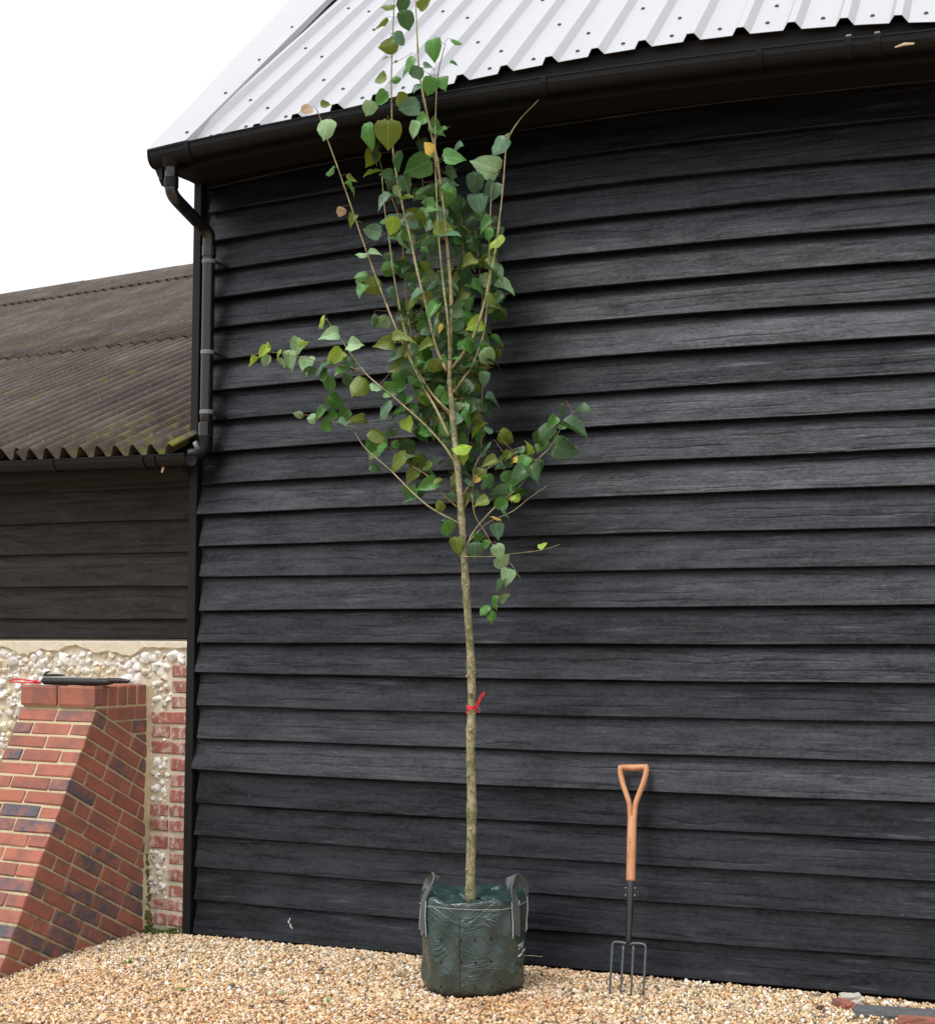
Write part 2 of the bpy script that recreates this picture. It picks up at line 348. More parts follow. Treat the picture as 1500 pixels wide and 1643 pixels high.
def tube(path, rad, sides=8, cap=True, flat=1.0, jit=0):
    path = [np.array(p, float) for p in path]; n = len(path)
    if np.isscalar(rad): rad = [rad]*n
    V, Fc = [], []; t0 = path[1]-path[0]; ref = np.array([0, 1.0, 0]) if abs(t0[1]) < .8*np.linalg.norm(t0) else np.array([1.0, 0, 0])
    a = np.cross(t0, ref); a /= np.linalg.norm(a)
    for i in range(n):
        t = path[min(i+1, n-1)]-path[max(i-1, 0)]; t /= max(1e-9, np.linalg.norm(t))
        a = a-t*np.dot(a, t); a /= np.linalg.norm(a); b = np.cross(t, a)
        for s in range(sides):
            th = 2*math.pi*s/sides; r = rad[i]*(1+jit*random.uniform(-1, 1))
            V.append(path[i]+a*math.cos(th)*r+b*math.sin(th)*r*flat)
    for i in range(n-1):
        for s in range(sides):
            Fc.append((i*sides+s, i*sides+(s+1) % sides, (i+1)*sides+(s+1) % sides, (i+1)*sides+s))
    if cap: Fc.append(tuple(range(sides-1, -1, -1))); Fc.append(tuple((n-1)*sides+s for s in range(sides)))
    return V, Fc
def sweep(path, section, closed=True):
    """sweep a list of offset vectors (world) along points"""
    m = len(section); V = [np.array(p)+np.array(s) for p in path for s in section]; Fc = []
    for i in range(len(path)-1):
        for j in range(m if closed else m-1):
            k = (j+1) % m; Fc.append((i*m+j, i*m+k, (i+1)*m+k, (i+1)*m+j))
    if closed: Fc.append(tuple(range(m-1, -1, -1))); Fc.append(tuple((len(path)-1)*m+j for j in range(m)))
    return V, Fc
def ico(sub, jit=.0, seed=0):
    bm = bmesh.new(); bmesh.ops.create_icosphere(bm, subdivisions=sub, radius=1.0); r = random.Random(seed)
    ph = [Vector((r.uniform(-1, 1), r.uniform(-1, 1), r.uniform(-1, 1))).normalized() for _ in range(7)]; am = [r.uniform(.3, 1) for _ in range(7)]
    for v in bm.verts:
        k = sum(a*math.copysign(abs(v.co.dot(p))**1.5, v.co.dot(p)) for a, p in zip(am, ph))
        v.co *= 1+jit*k*.5+r.uniform(-jit, jit)*.25
    vs = [tuple(v.co) for v in bm.verts]; bm.verts.index_update(); fs = [tuple(v.index for v in f.verts) for f in bm.faces]; bm.free(); return vs, fs

# ------------------------------------------------------------------ left building frame
TH = R(6.5); EL = np.array([-math.cos(TH), math.sin(TH), 0]); NL = np.array([-math.sin(TH), -math.cos(TH), 0]); OL = np.array([-.03, .03, 0.])
def lp(e, n, z): return OL+EL*e+NL*n+np.array([0, 0, z])
def sstep(a, b, x): t = min(1, max(0, (x-a)/(b-a))); return t*t*(3-2*t)
def gz(x, y):
    q = np.array([x, y, 0])-OL; n = q@NL; k = sstep(.15, -.5, x)
    und = .008*math.sin(x*2.1+.5)*math.sin(y*2.7)+.005*math.sin(x*5.3+y*4.1)
    fade = sstep(.05, .5, -y)
    return -.028*k-.05*k*sstep(.3, 1.3, n)+und*fade-.006

# ------------------------------------------------------------------ ground and gravel
def build_ground():
    xs = np.r_[-150, -60, -20, -8, np.linspace(-3.2, 6.2, 76), 10, 25, 60, 150]; ys = np.r_[-150, -60, -20, -8, -4, np.linspace(-2.4, .35, 30), 3, 12, 60, 150]
    V = [(x, y, gz(x, y)-.012 if (-3.3 < x < 6.3 and -2.5 < y < .5) else -.03) for y in ys for x in xs]; nx = len(xs)
    Fc = [(j*nx+i, j*nx+i+1, (j+1)*nx+i+1, (j+1)*nx+i) for j in range(len(ys)-1) for i in range(nx-1)]
    o = part('ground', V, Fc, M['ground'], smooth=True); o['kind'] = 'structure'
    o['label'] = 'golden gravel yard in front of the barn'; o['category'] = 'ground'
build_ground()
BAGC = np.array([1.795, -.49, 0.]); BAGR = .232
def build_gravel():
    N = 135000
    x = rng.uniform(-2.3, 5.4, N); y = -rng.power(1.0, N)*1.75+.02
    keep = np.ones(N, bool)
    keep &= ((x-BAGC[0])**2+(y-BAGC[1])**2) > (BAGR-.01)**2
    q = np.stack([x, y], 1)-OL[:2]; e = q@EL[:2]; n = q@NL[:2]
    keep &= ~((e > .32) & (e < .835) & (n < .98)); keep &= ~((x < 0) & (n < -.005)); keep &= ~((x > -.03) & (y > .012))
    keep &= ~((x > 3.43) & (x < 3.76) & (y > -.40) & (y < -.10) & (rng.random(N) < .72))
    x, y = x[keep], y[keep]; N = len(x)
    lay = rng.random(N)
    z = np.array([gz(a, b) for a, b in zip(x, y)])+lay*.013-.009
    # small heaps against the plinth board
    s = rng.lognormal(math.log(.0052), .32, N); s = np.clip(s, .003, .013)
    pal = np.array([(.58, .43, .26), (.66, .55, .40), (.46, .29, .14), (.40, .22, .10), (.74, .70, .62), (.30, .17, .09), (.20, .17, .14), (.55, .33, .17), (.62, .48, .28), (.10, .085, .075)])
    pr = np.array([.24, .22, .10, .055, .13, .045, .05, .06, .10, .03]); idx = rng.choice(len(pal), N, p=pr/pr.sum())
    col = np.clip(pal[idx]*rng.uniform(.8, 1.5, (N, 1)), 0, .85)
    # iron-stained damp patches around the bag and along the front
    rust = np.clip(1.25-np.hypot((x-2.12)/.42, (y+.72)/.22), 0, 1)*.8+np.clip(.5*np.sin(x*3.1+1.3)*np.sin(y*5.2+x)+.05, 0, 1)*.55+np.clip((-y-.75)/.6, 0, .45)
    rust = np.clip(rust*.8, 0, .75)[:, None]
    col = np.clip(col*(1-rust)+col*np.array([.82, .55, .36])*rust, 0, 1)
    me = bpy.data.meshes.new('gravel'); me.vertices.add(N); me.vertices.foreach_set('co', np.stack([x, y, z], 1).astype(np.float32).ravel())
    a = me.attributes.new('srot', 'FLOAT_VECTOR', 'POINT'); a.data.foreach_set('vector', rng.uniform(0, 6.28, (N, 3)).astype(np.float32).ravel())
    sv = s[:, None]*rng.uniform(.65, 1.35, (N, 3)); a = me.attributes.new('sscl', 'FLOAT_VECTOR', 'POINT'); a.data.foreach_set('vector', sv.astype(np.float32).ravel())
    a = me.attributes.new('scol', 'FLOAT_COLOR', 'POINT'); a.data.foreach_set('color', np.c_[col, np.ones(N)].astype(np.float32).ravel())
    me.materials.append(M['stone'])
    o = bpy.data.objects.new('gravel', me); COL.objects.link(o); W['gravel'] = Vector()
    g = bpy.data.node_groups.new('scatter_stones', 'GeometryNodeTree')
    g.interface.new_socket('Geometry', in_out='INPUT', socket_type='NodeSocketGeometry'); g.interface.new_socket('Geometry', in_out='OUTPUT', socket_type='NodeSocketGeometry')
    N_ = g.nodes.new; gi = N_('NodeGroupInput'); go = N_('NodeGroupOutput')
    ic = N_('GeometryNodeMeshIcoSphere'); ic.inputs['Radius'].default_value = 1.0; ic.inputs['Subdivisions'].default_value = 2
    sp = N_('GeometryNodeSetPosition'); nz = N_('ShaderNodeTexNoise'); nz.inputs['Scale'].default_value = .9
    vm = N_('ShaderNodeVectorMath'); vm.operation = 'SUBTRACT'; vm.inputs[1].default_value = (.5, .5, .5)
    vs = N_('ShaderNodeVectorMath'); vs.operation = 'SCALE'; vs.inputs['Scale'].default_value = 1.3
    sm = N_('GeometryNodeSetShadeSmooth'); mt = N_('GeometryNodeSetMaterial'); mt.inputs['Material'].default_value = M['stone']
    ip = N_('GeometryNodeInstanceOnPoints')
    def na(name, typ):
        n = N_('GeometryNodeInputNamedAttribute'); n.data_type = typ; n.inputs['Name'].default_value = name; return n.outputs['Attribute']
    L = g.links.new
    L(nz.outputs['Color'], vm.inputs[0]); L(vm.outputs[0], vs.inputs[0]); L(ic.outputs['Mesh'], sp.inputs['Geometry']); L(vs.outputs[0], sp.inputs['Offset'])
    L(sp.outputs[0], sm.inputs[0]); L(sm.outputs[0], mt.inputs[0])
    L(gi.outputs[0], ip.inputs['Points']); L(mt.outputs[0], ip.inputs['Instance']); L(na('srot', 'FLOAT_VECTOR'), ip.inputs['Rotation']); L(na('sscl', 'FLOAT_VECTOR'), ip.inputs['Scale'])
    L(ip.outputs[0], go.inputs[0])
    md = o.modifiers.new('scatter', 'NODES'); md.node_group = g
    tag(o, 'loose golden and tan gravel stones covering the yard', 'gravel', kind='stuff')
build_gravel()

# ------------------------------------------------------------------ barn
barn = thing('barn', (0, 0, 0), 'black weatherboarded barn with pale ribbed metal roof', 'barn')
Lf = [(339,341,461,319),(352,384,480,365),(352,431,480,413),(350,477,480,460),(347.5,525,480,510),(346,577,410,570),(345,626,480,614),(342,673.6,470,665.8),(337.5,725.5,470,717),(323,777,470,770),(318.7,825,470,818.5),(320,876,470,872),(320,926,470,923),(321,980,470,979),(320,1030.7,470,1031.6),(318.5,1078.5,470,1083),(319,1132,470,1136.7),(320.7,1185,470,1191),(316,1234,470,1243),(319,1288,470,1296.7),(318.5,1340,470,1350.5),(318.5,1391.6,470,1404),(318.5,1444.5,470,1458),(315,1500,470,1512)]
R5 = [129,186,246,300.6,359.5,416,477.7,537.4,598.5,657,719,778,845,907,970,1033,1096.6,1158.5,1223.7,1287.6,1349.6,1413,1475,1539,1603.4]
R3 = [144.7,198,257,311.5,370,426.7,487,545.4,605,663,725,783,847,909,971,1034,1096,1157,1220,1283.7,1344,1406.8,1467,1530,1592.7]
MID = [(1000,y) for y in (184,239,290,345,399.7,455,511,568,625.5,681.5,740.7,796,856,915.7,974,1033.5,1091,1150)]+[(1120,y) for y in (1211.4,1273,1332.7,1392.8,1452.5,1512.4,1572.5)]
M2 = {15:1032.4,16:1086,17:1142.4,18:1198.6,19:1253.8,20:1307.7,21:1364,22:1418,23:1475,24:1528}
polys = []
for k in range(25):
    pts = [(1340, R3[k]), (1500, R5[k]), MID[k], MID[k]]
    if k: l = Lf[k-1]; pts += [(l[0], l[1]), (l[2], l[3])]
    else: pts += [(340, 300), (470, 276)]
    if k in M2: pts.append((670, M2[k]))
    P = np.array([ony(x, y, 0) for x, y in pts]); polys.append(np.polyfit(P[:, 0], P[:, 2], 2))
XR = 6.8
def zb(k, x):
    xx = min(x, 3.95); v = np.polyval(polys[k], xx)
    if x > xx: v += (np.polyval(polys[k], 3.95)-np.polyval(polys[k], 3.85))/.1*(x-xx)*.25
    return v
lend = [.02, .035, .02, .02, .015, .02, .015, .02, .015, .018, .02, -.004, .005, .006, .01, .006, -.004, .004, .008, -.012, .01, .004, .006, .004, .004]
for k in range(25):
    r = random.Random(k*3+1); xs = np.linspace(lend[k], XR, 46)
    ph = [r.uniform(0, 6) for _ in range(4)]; outb = r.uniform(-.004, .004) - (.010 if k in (11, 16, 19) else 0)
    top = (lambda x: zb(k-1, x)+.032) if k else (lambda x: zb(0, x)+.24)
    V = []
    for x in xs:
        wv = .0025*math.sin(x*1.7+ph[0])+.0018*math.sin(x*5.3+ph[1])+r.uniform(-.0008, .0008)
        yo = outb+.003*math.sin(x*1.1+ph[2])+.002*math.sin(x*3.7+ph[3])
        z0 = zb(k, x)+wv*.6; z1 = top(x)
        V += [(x, yo, z0), (x, .053, z1), (x, .058, z1), (x, yo+.034, z0+.0005)]
    Fc = []
    for i in range(45):
        for j in range(4):
            a, b = i*4+j, i*4+(j+1) % 4; Fc.append((a, b, b+4, a+4))
    Fc += [(3, 2, 1, 0), (180, 181, 182, 183)]
    me = mesh_of('weatherboard', V, Fc, M['board'])
    bm = bmesh.new(); bm.from_mesh(me); bmesh.ops.recalc_face_normals(bm, faces=bm.faces)
    ed = [e for e in bm.edges if all(v.index % 4 == 0 for v in e.verts)]
    bmesh.ops.bevel(bm, geom=ed, offset=.003, segments=1, affect='EDGES'); bm.to_mesh(me); bm.free()
    link('weatherboard', me, barn, Matrix.Identity(4))
v, f = join(box(.005, XR, .064, .12, -.15, 4.25), box(-.03, .04, .05, 6.5, -.15, 4.25))
part('wall_core', v, f, M['dark'], barn)
# gable above the outbuilding
gp = [(.12, 4.05), (6.5, 4.05), (6.5, 4.2), (3.1, 7.0), (.12, 4.45)]
V = [(x, y, z) for x in (-.05, -.031) for y, z in gp]; part('gable_wall', V, [tuple(range(5)), tuple(range(9, 4, -1))]+[(i, i+5, (i+1) % 5+5, (i+1) % 5) for i in range(5)], M['post'], barn)
me = mesh_of('corner_post', *box(-.058, -.010, -.006, .06, -.12, 4.12), M['post']); bevel_mesh(me, .003); link('corner_post', me, barn, Matrix.Identity(4))
# roof
SL = R(40.5); CS, SN = math.cos(SL), math.sin(SL); EY = -.345
ez = np.polyfit([-.1, .5, .77, 1.0, 1.45, 1.9, 2.4, 2.8, 3.3, 3.87], [4.10, 4.15, 4.168, 4.193, 4.235, 4.258, 4.276, 4.262, 4.228, 4.183], 3)
def zE(x): return float(np.polyval(ez, min(max(x, -.2), 3.9)))-(.03*(x-3.9) if x > 3.9 else 0)
gzp = np.polyfit([-.06, .55, 1.08, 1.58, 2.1, 2.64, 3.13, 3.52, 3.87], [4.096, 4.137, 4.156, 4.161, 4.171, 4.155, 4.14, 4.129, 4.104], 3)
def zG(x): return float(np.polyval(gzp, min(max(x, -.2), 3.9)))-(.03*(x-3.9) if x > 3.9 else 0)
def rp(x, s, h): return (x, EY+s*CS-h*SN, zE(x)+s*SN+h*CS)
PR = .2265; X0 = .548-2*PR
def prof(x):                           # list of (x, h) over one rib centred at x
    return [(x-.040, 0), (x-.016, .034), (x+.016, .034), (x+.040, 0)]
first = None
for sh in range(7):
    pts = []
    xa = X0-PR/2+sh*4*PR; pts.append((xa, 0))
    for i in range(4): pts += prof(X0+(sh*4+i)*PR)
    pts.append((xa+4*PR, 0))
    ss = [0, .02, .6, 1.6, 2.8, 4.5]; V = []; m = len(pts)
    for s in ss:
        for x, h in pts: V.append(rp(x, s, h))
    for s in ss:
        for x, h in pts: V.append(rp(x, s, h-.0022))
    Fc = []; n = len(ss)*m
    for i in range(len(ss)-1):
        for j in range(m-1):
            a = i*m+j; Fc.append((a, a+1, a+m+1, a+m)); Fc.append((n+a+m, n+a+m+1, n+a+1, n+a))
    for j in range(m-1): Fc.append((j, n+j, n+j+1, j+1))
    o = part('roof_sheet', V, Fc, M['sheet'], barn)
    if first is None:
        first = mesh_of('screw', *tube([(0, 0, -.002), (0, 0, .002), (0, 0, .0045), (0, 0, .007)], [.0105, .0105, .0085, .006], 12), M['screw'])
    rot = Matrix.Rotation(SL, 4, 'X')
    for i in range(4):
        px = X0+(sh*4+i)*PR+PR/2
        if px > 5.2: continue
        kk = sh*4+i
        for s in ([.11] + ([.36, 1.15, 1.95] if kk % 2 else [.62, 1.45, 2.2])):
            link('screw', first, o, Matrix.Translation(rp(px+random.uniform(-.012, .012), s+random.uniform(-.01, .01), .0005)) @ rot)
xs_d = np.linspace(-.09, XR, 26); V = [rp(x, s, h) for h in (-.012, -.05) for s in (.035, 4.5) for x in xs_d]; m = 26; Fc = []
for j in range(25): Fc += [(j, j+1, m+j+1, m+j), (2*m+j, 3*m+j, 3*m+j+1, 2*m+j+1), (j, 2*m+j, 2*m+j+1, j+1)]
part('added_dark_backing', V, Fc, M['dark'], barn)  # added dark backing that keeps sky from showing through the rib openings
# verge flashing, skewed a little against the ribs
V = []; ss = [-.01, .5, 1.2, 2.2, 3.2, 4.5]
for s in ss:
    xl = -.105-.115*s; xr = .135-.07*s; lift = .05
    V += [rp(xl, s, lift-.16), rp(xl, s, lift), rp(xr, s, lift-.004), rp(xr+.002, s, lift-.04), rp(xr-.002, s, lift-.04), rp(xr-.004, s, lift-.007), rp(xl+.004, s, lift-.003), rp(xl+.004, s, lift-.16)]
Fc = [(i*8+j, i*8+(j+1) % 8, (i+1)*8+(j+1) % 8, (i+1)*8+j) for i in range(len(ss)-1) for j in range(8)]+[tuple(range(7, -1, -1)), tuple(range(40, 48))]
vf = part('verge_flashing', V, Fc, M['sheet'], barn)
for s, fx in ((.12, .8), (.72, .78), (1.28, .8), (1.9, .8), (2.5, .8)):
    xl = -.105-.115*s; xr = .135-.07*s; link('screw', first, vf, Matrix.Translation(rp(xl+(xr-xl)*fx, s, .0475)) @ Matrix.Rotation(SL, 4, 'X'))
# under-sheet filler strip, fascia, soffit
xs = np.linspace(-.05, XR, 30)
def strip(y0, y1, fz0, fz1, xs=xs): return sweep_x(xs, [(y0, fz0), (y1, fz0), (y1, fz1), (y0, fz1)])
def sweep_x(xs, sec):
    V = [(x, y, fz(x)) for x in xs for y, fz in sec]; m = len(sec)
    Fc = [(i*m+j, i*m+(j+1) % m, (i+1)*m+(j+1) % m, (i+1)*m+j) for i in range(len(xs)-1) for j in range(m)]
    return V, Fc+[tuple(range(m-1, -1, -1)), tuple((len(xs)-1)*m+j for j in range(m))]
part('fascia', *strip(-.305, -.283, lambda x: zG(x)-.085, lambda x: zE(x)+.02), M['post'], barn)
part('soffit', *strip(-.283, .03, lambda x: zG(x)-.055, lambda x: zG(x)-.035), M['post'], barn)
ep = [(-.305, zE(0)+.02), (-.305, 3.985), (-.275, 3.955), (-.175, 4.05), (0.05, 4.065), (.05, 4.50)]
V = [(x, y, z) for x in (-.082, -.06) for y, z in ep]; part('eaves_end_board', V, [tuple(range(6)), tuple(range(11, 5, -1))]+[(i, i+6, (i+1) % 6+6, (i+1) % 6) for i in range(6)], M['post'], barn)
# gutter: deep half round
def gutter_sec(yc, hw, dp, t=.003, n=11):
    o_ = [(yc-hw*math.cos(math.pi*i/n), -dp*math.sin(math.pi*i/n)**.75) for i in range(n+1)]
    i_ = [(yc-(hw-t)*math.cos(math.pi*i/n), -(dp-t)*math.sin(math.pi*i/n)**.75) for i in range(n+1)]
    lipf = [(yc-hw-.005, -.002), (yc-hw-.005, .005), (yc-hw+t, .005)]
    return o_[::-1]+lipf+i_[1:]
GY = -.372; GH = .058
sec = gutter_sec(GY, GH, .074); xs2 = np.linspace(-.062, XR, 40)
gut = part('gutter', *sweep_x(xs2, [(y, (lambda x, dz=dz: zG(x)+dz)) for y, dz in sec]), M['gutter'], barn, smooth=False)
n = 12; V = []
for x in (-.0685, -.0625):
    V += [(x, GY-(GH+.005)*math.cos(math.pi*i/n), zG(x)+.006-.084*math.sin(math.pi*i/n)**.75) for i in range(n+1)]
part('end_cap', V, [tuple(range(n+1)), tuple(range(2*n+1, n, -1))]+[(i, i+n+1, (i+1) % (n+1)+n+1, (i+1) % (n+1)) for i in range(n+1)], M['gutter'], gut)
for px, py in ((300, 229), (872, 122), (1217, 79), (1361, 61), (1407, 57)):
    x = ony(px, py, GY-GH)[0]; V = []
    for xx in (x-.013, x+.013):
        for d in (.0035, .0075): V += [(xx, GY-(GH+d)*math.cos(math.pi*i/n), zG(xx)+.008-(.082+d)*math.sin(math.pi*i/n)**.75) for i in range(n+1)]
    m = n+1; Fc = []
    for i in range(n):
        Fc += [(m+i, m+i+1, 3*m+i+1, 3*m+i), (i, 2*m+i, 2*m+i+1, i+1), (i, i+1, m+i+1, m+i), (2*m+i, 3*m+i, 3*m+i+1, 2*m+i+1)]
    Fc += [(0, m, 3*m, 2*m), (n, 2*m+n, 3*m+n, m+n)]
    part('gutter_bracket', V, Fc, M['gutter'], gut)
    if px > 1300:
        c = np.array([x, GY-GH-.004, zG(x)+.008]); part('bracket_knob', *tube([c-np.array([.011, 0, 0]), c-np.array([.009, 0, -.004]), c+np.array([.009, 0, .004]), c+np.array([.011, 0, 0])], [.003, .006, .006, .003], 8), M['clip'], gut)
a = ony(1435, 76, -.435); b_ = ony(1466, 70, -.435)
part('broken_splinter', *tube([a, (a+b_)/2+np.array([0, -.004, .004]), b_], [.003, .007, .004], 5), M['lip'], barn)
# downpipe
dpx, dpy = .078, -.055; ot = ony(276, 268, GY)
path = [ot+np.array([0, 0, .03]), ot+np.array([0, 0, -.03]), ony(275, 306, GY), ony(281, 318, GY+.02), ony(327, 366, -.10), ony(336, 376, -.065), (dpx, dpy, 3.62), (dpx, dpy, 3.3), (dpx-.003, dpy, 2.58)]
path = [np.array(p) for p in path]
dense = []
for i in range(len(path)-1):
    for t in np.linspace(0, 1, 5)[:-1]: dense.append(path[i]*(1-t)+path[i+1]*t)
dense.append(path[-1])
for _ in range(1): dense = [dense[0]]+[(dense[i-1]+dense[i]*2+dense[i+1])/4 for i in range(1, len(dense)-1)]+[dense[-1]]
dp = part('downpipe', *tube(dense, .034, 20), M['pipe'], barn, smooth=True)
def collar(name, c, ax, r, L, mat):
    c = np.array(c, float); ax = np.array(ax, float)/np.linalg.norm(ax)
    return part(name, *tube([c-ax*L/2, c-ax*L/2.2, c+ax*L/2.2, c+ax*L/2], [r*.97, r, r, r*.97], 16), mat, dp)
part('outlet', *tube([ot+np.array([0, 0, .04]), ot+np.array([0, 0, .015]), ot+np.array([0, 0, -.005])], [.058, .05, .038], 16), M['gutter'], dp)
collar('pipe_socket', (path[1]+path[2])/2+np.array([0, 0, -.005]), path[2]-path[1], .0385, .055, M['gutter'])
collar('pipe_socket', (dpx, dpy, 3.64), (0, 0, 1), .0385, .06, M['pipe'])
for py in (418, 564, 660):
    z = ony(331, py, dpy-.03)[2]
    c = collar('pipe_clip', (dpx, dpy, z), (0, 0, 1), .0385, .022, M['clip'])
    part('clip_arm', *tube([(dpx+.03, dpy, z), (dpx+.065, -.012, z-.018), (dpx+.085, .002, z-.022)], [.007, .008, .008], 6), M['gutter'], dp)
zs = ony(328, 690, dpy)[2]
collar('pipe_socket', (dpx-.003, dpy, zs), (0, 0, 1), .041, .075, M['pipe'])
bt = np.array([dpx-.004, dpy, zs-.03])
part('pipe_shoe', *tube(catmull([bt, bt+np.array([0, 0, -.05]), bt+np.array([-.012, -.008, -.085]), bt+np.array([-.05, -.02, -.105]), bt+np.array([-.085, -.03, -.108])], 5), .039, 14), M['gutter'], dp, smooth=True)
collar('pipe_clip', bt+np.array([-.03, -.03, -.06]), (1, .2, 0.6), .03, .02, M['clip'])
# white dropping on the plinth board
c = ony(467, 1481, -.004); V = []; Fc = []
for k in range(7):
    q = c+np.array([random.uniform(-.008, .008)+.004*(3-k)*.6, -.006-.0006*k, (k-3)*.0075]); v, f = ico(1, .25, k); s = random.uniform(.003, .0055)
    o = len(V); V += [(q[0]+a*s, q[1]+b*s*.5, q[2]+d*s*1.1) for a, b, d in v]; Fc += [tuple(i+o for i in t) for t in f]
part('dropping', V, Fc, M['dropping'], barn)

# ------------------------------------------------------------------ outbuilding
ob = thing('outbuilding', tuple(lp(.8, 0, -.03)), 'low flint and timber outbuilding with brown corrugated roof', 'outbuilding')
def ebox(e0, e1, n0, n1, z0, z1):
    v = [lp(e, n, z) for e in (e0, e1) for n in (n0, n1) for z in (z0, z1)]
    return v, [(0, 1, 3, 2), (4, 6, 7, 5), (0, 4, 5, 1), (2, 3, 7, 6), (0, 2, 6, 4), (1, 5, 7, 3)]
def eprism(poly, e0, e1):               # polygon in (n, z) along e
    m = len(poly); V = [lp(e0, n, z) for n, z in poly]+[lp(e1, n, z) for n, z in poly]
    return V, [tuple(range(m)), tuple(range(2*m-1, m-1, -1))]+[(i, i+m, (i+1) % m+m, (i+1) % m) for i in range(m)]
EEND = 9.0
fw_ = part('flint_wall', *ebox(-.01, EEND, -.35, 0, -.3, 1.50), M['lime'], ob)
# weathered mortar ledge with a ragged lower edge
V = []; Fc = []; es = np.linspace(-.0, 3.0, 90)
for i, e in enumerate(es):
    zl = 1.475+.018*math.sin(e*9)+.012*math.sin(e*23+1)+random.uniform(-.008, .008)
    V += [lp(e, .002, zl), lp(e, .018+random.uniform(-.003, .003), zl+.012), lp(e, .014, 1.528), lp(e, -.02, 1.548)]
for i in range(len(es)-1):
    for j in range(3): a = i*4+j; Fc.append((a, a+4, a+5, a+1))
part('mortar_ledge', V, Fc, M['lime'], ob, smooth=False)
# timber cladding
lz = [(1.552, 1.552), (1.655, 1.664), (1.834, 1.852), (2.020, 2.036), (2.196, 2.218), (2.37, 2.40), (2.54, 2.58)]
for k in range(6):
    (a0, a1), (b0, b1) = lz[k], lz[k+1]; r = random.Random(50+k); es = np.linspace(.02, EEND, 40); V = []
    ph = r.uniform(0, 6)
    for e in es:
        t = min(e/1.47, 1.6); z0 = a0+(a1-a0)*t+.002*math.sin(e*4+ph); z1 = b0+(b1-b0)*t+.025; yo = .002*math.sin(e*3+ph)
        V += [lp(e, .012+yo, z0), lp(e, -.012+yo, z1), lp(e, -.020+yo, z1), lp(e, -.012+yo, z0)]
    Fc = [(i*4+j, i*4+(j+1) % 4, (i+1)*4+(j+1) % 4, (i+1)*4+j) for i in range(39) for j in range(4)]+[(3, 2, 1, 0), (156, 157, 158, 159)]
    me = mesh_of('cladding_board', V, Fc, M['oldboard']); bm = bmesh.new(); bm.from_mesh(me); bmesh.ops.recalc_face_normals(bm, faces=bm.faces); bm.to_mesh(me); bm.free()
    link('cladding_board', me, ob, Matrix.Identity(4))
part('timber_frame', *ebox(-.005, EEND, -.16, -.03, 1.5, 2.62), M['dark'], ob)
# corrugated roof
PT = R(24.3); CP, SP = math.cos(PT), math.sin(PT); EN = .215; EZ0 = 2.556
def lr(e, s, h):
    return lp(e, EN-s*CP+h*SP, EZ0+.028*min(e, 2.0)+s*SP+h*CP)
CW = .130
def corr(e): return .038*math.cos(2*math.pi*e/CW)
rows = [(0, 3.12), (3.0, 6.95), (6.85, 8.1)]; SWD = 9*CW
bolt = mesh_of('bolt', *join(tube([(0, 0, 0), (0, 0, .004)], .013, 8), tube([(0, 0, .004), (0, 0, .016)], .007, 6)), M['clip'])
for ri, (sa, sb) in enumerate(rows):
    for c in range(-1, 10 if ri else 7):
        e0 = -.022+(c+1)*SWD; ee = np.linspace(e0, e0+SWD+(.4*CW if False else 0), 81); r = random.Random(ri*40+c)
        if e0 > 11: continue
        ss = np.linspace(sa, sb, 5); lift = ri*.016; tilt = 0.0; jg = r.uniform(-.02, .02); V = []; m = len(ee)
        for t in (0, .007):
            for s in ss:
                for e in ee: V.append(lr(e, s+(.03*math.sin(e*1.3+ri)+r.uniform(-.002, .002) if s == sa else 0)+(jg if s == sa else 0), corr(e)+lift*(1 if s < sa+.2 else .4)-t+tilt*(e-e0)))
        nn = len(ss)*m; Fc = []
        for i in range(4):
            for j in range(m-1): a = i*m+j; Fc.append((a, a+m, a+m+1, a+1)); Fc.append((nn+a, nn+a+1, nn+a+m+1, nn+a+m))
        for j in range(m-1): Fc.append((j, j+1, nn+j+1, nn+j))
        o = part('corrugated_sheet', V, Fc, M['fibre'], ob, smooth=True)
        bv = []
        for s in np.arange(sa+.18, sb, .95):
            for q in (2, 5, 8):
                if r.random() < .35: continue
                p = lr(e0+q*CW+(-e0 % CW), s+r.uniform(-.05, .05), .024+lift*.5); v, f = tube([p, p+np.array([0, 0, .016])], .012, 6); bv.append((v, f))
        if bv and e0 < 7:
            bo = part('bolts', *join(*bv), M['clip'], o); bo['kind'] = 'stuff'
dk = [(.13, EZ0-.03), (EN-8.1*CP, EZ0+8.1*SP-.06), (EN-8.1*CP, EZ0+8.1*SP-.15), (.02, EZ0-.15)]
part('added_dark_backing', *eprism(dk, .03, 11.0), M['dark'], ob)  # dark backing added to block daylight between the sheets and the gutter
# ridge capping
for c in range(9):
    e0 = .2+c*1.5; V = []
    pr_ = [(-.22, -.11), (-.12, -.02), (0, .03), (.12, -.02), (.25, -.12)]
    for e in (e0, e0+1.52):
        for a, h in pr_:
            p = lr(e, 8.0, .03); V.append(p-NL*0+np.array([-NL[0]*a, -NL[1]*a, h+.012+random.uniform(-.004, .004)]))
    part('ridge_cap', V, [(j, j+1, j+6, j+5) for j in range(4)], M['fibre'], ob)
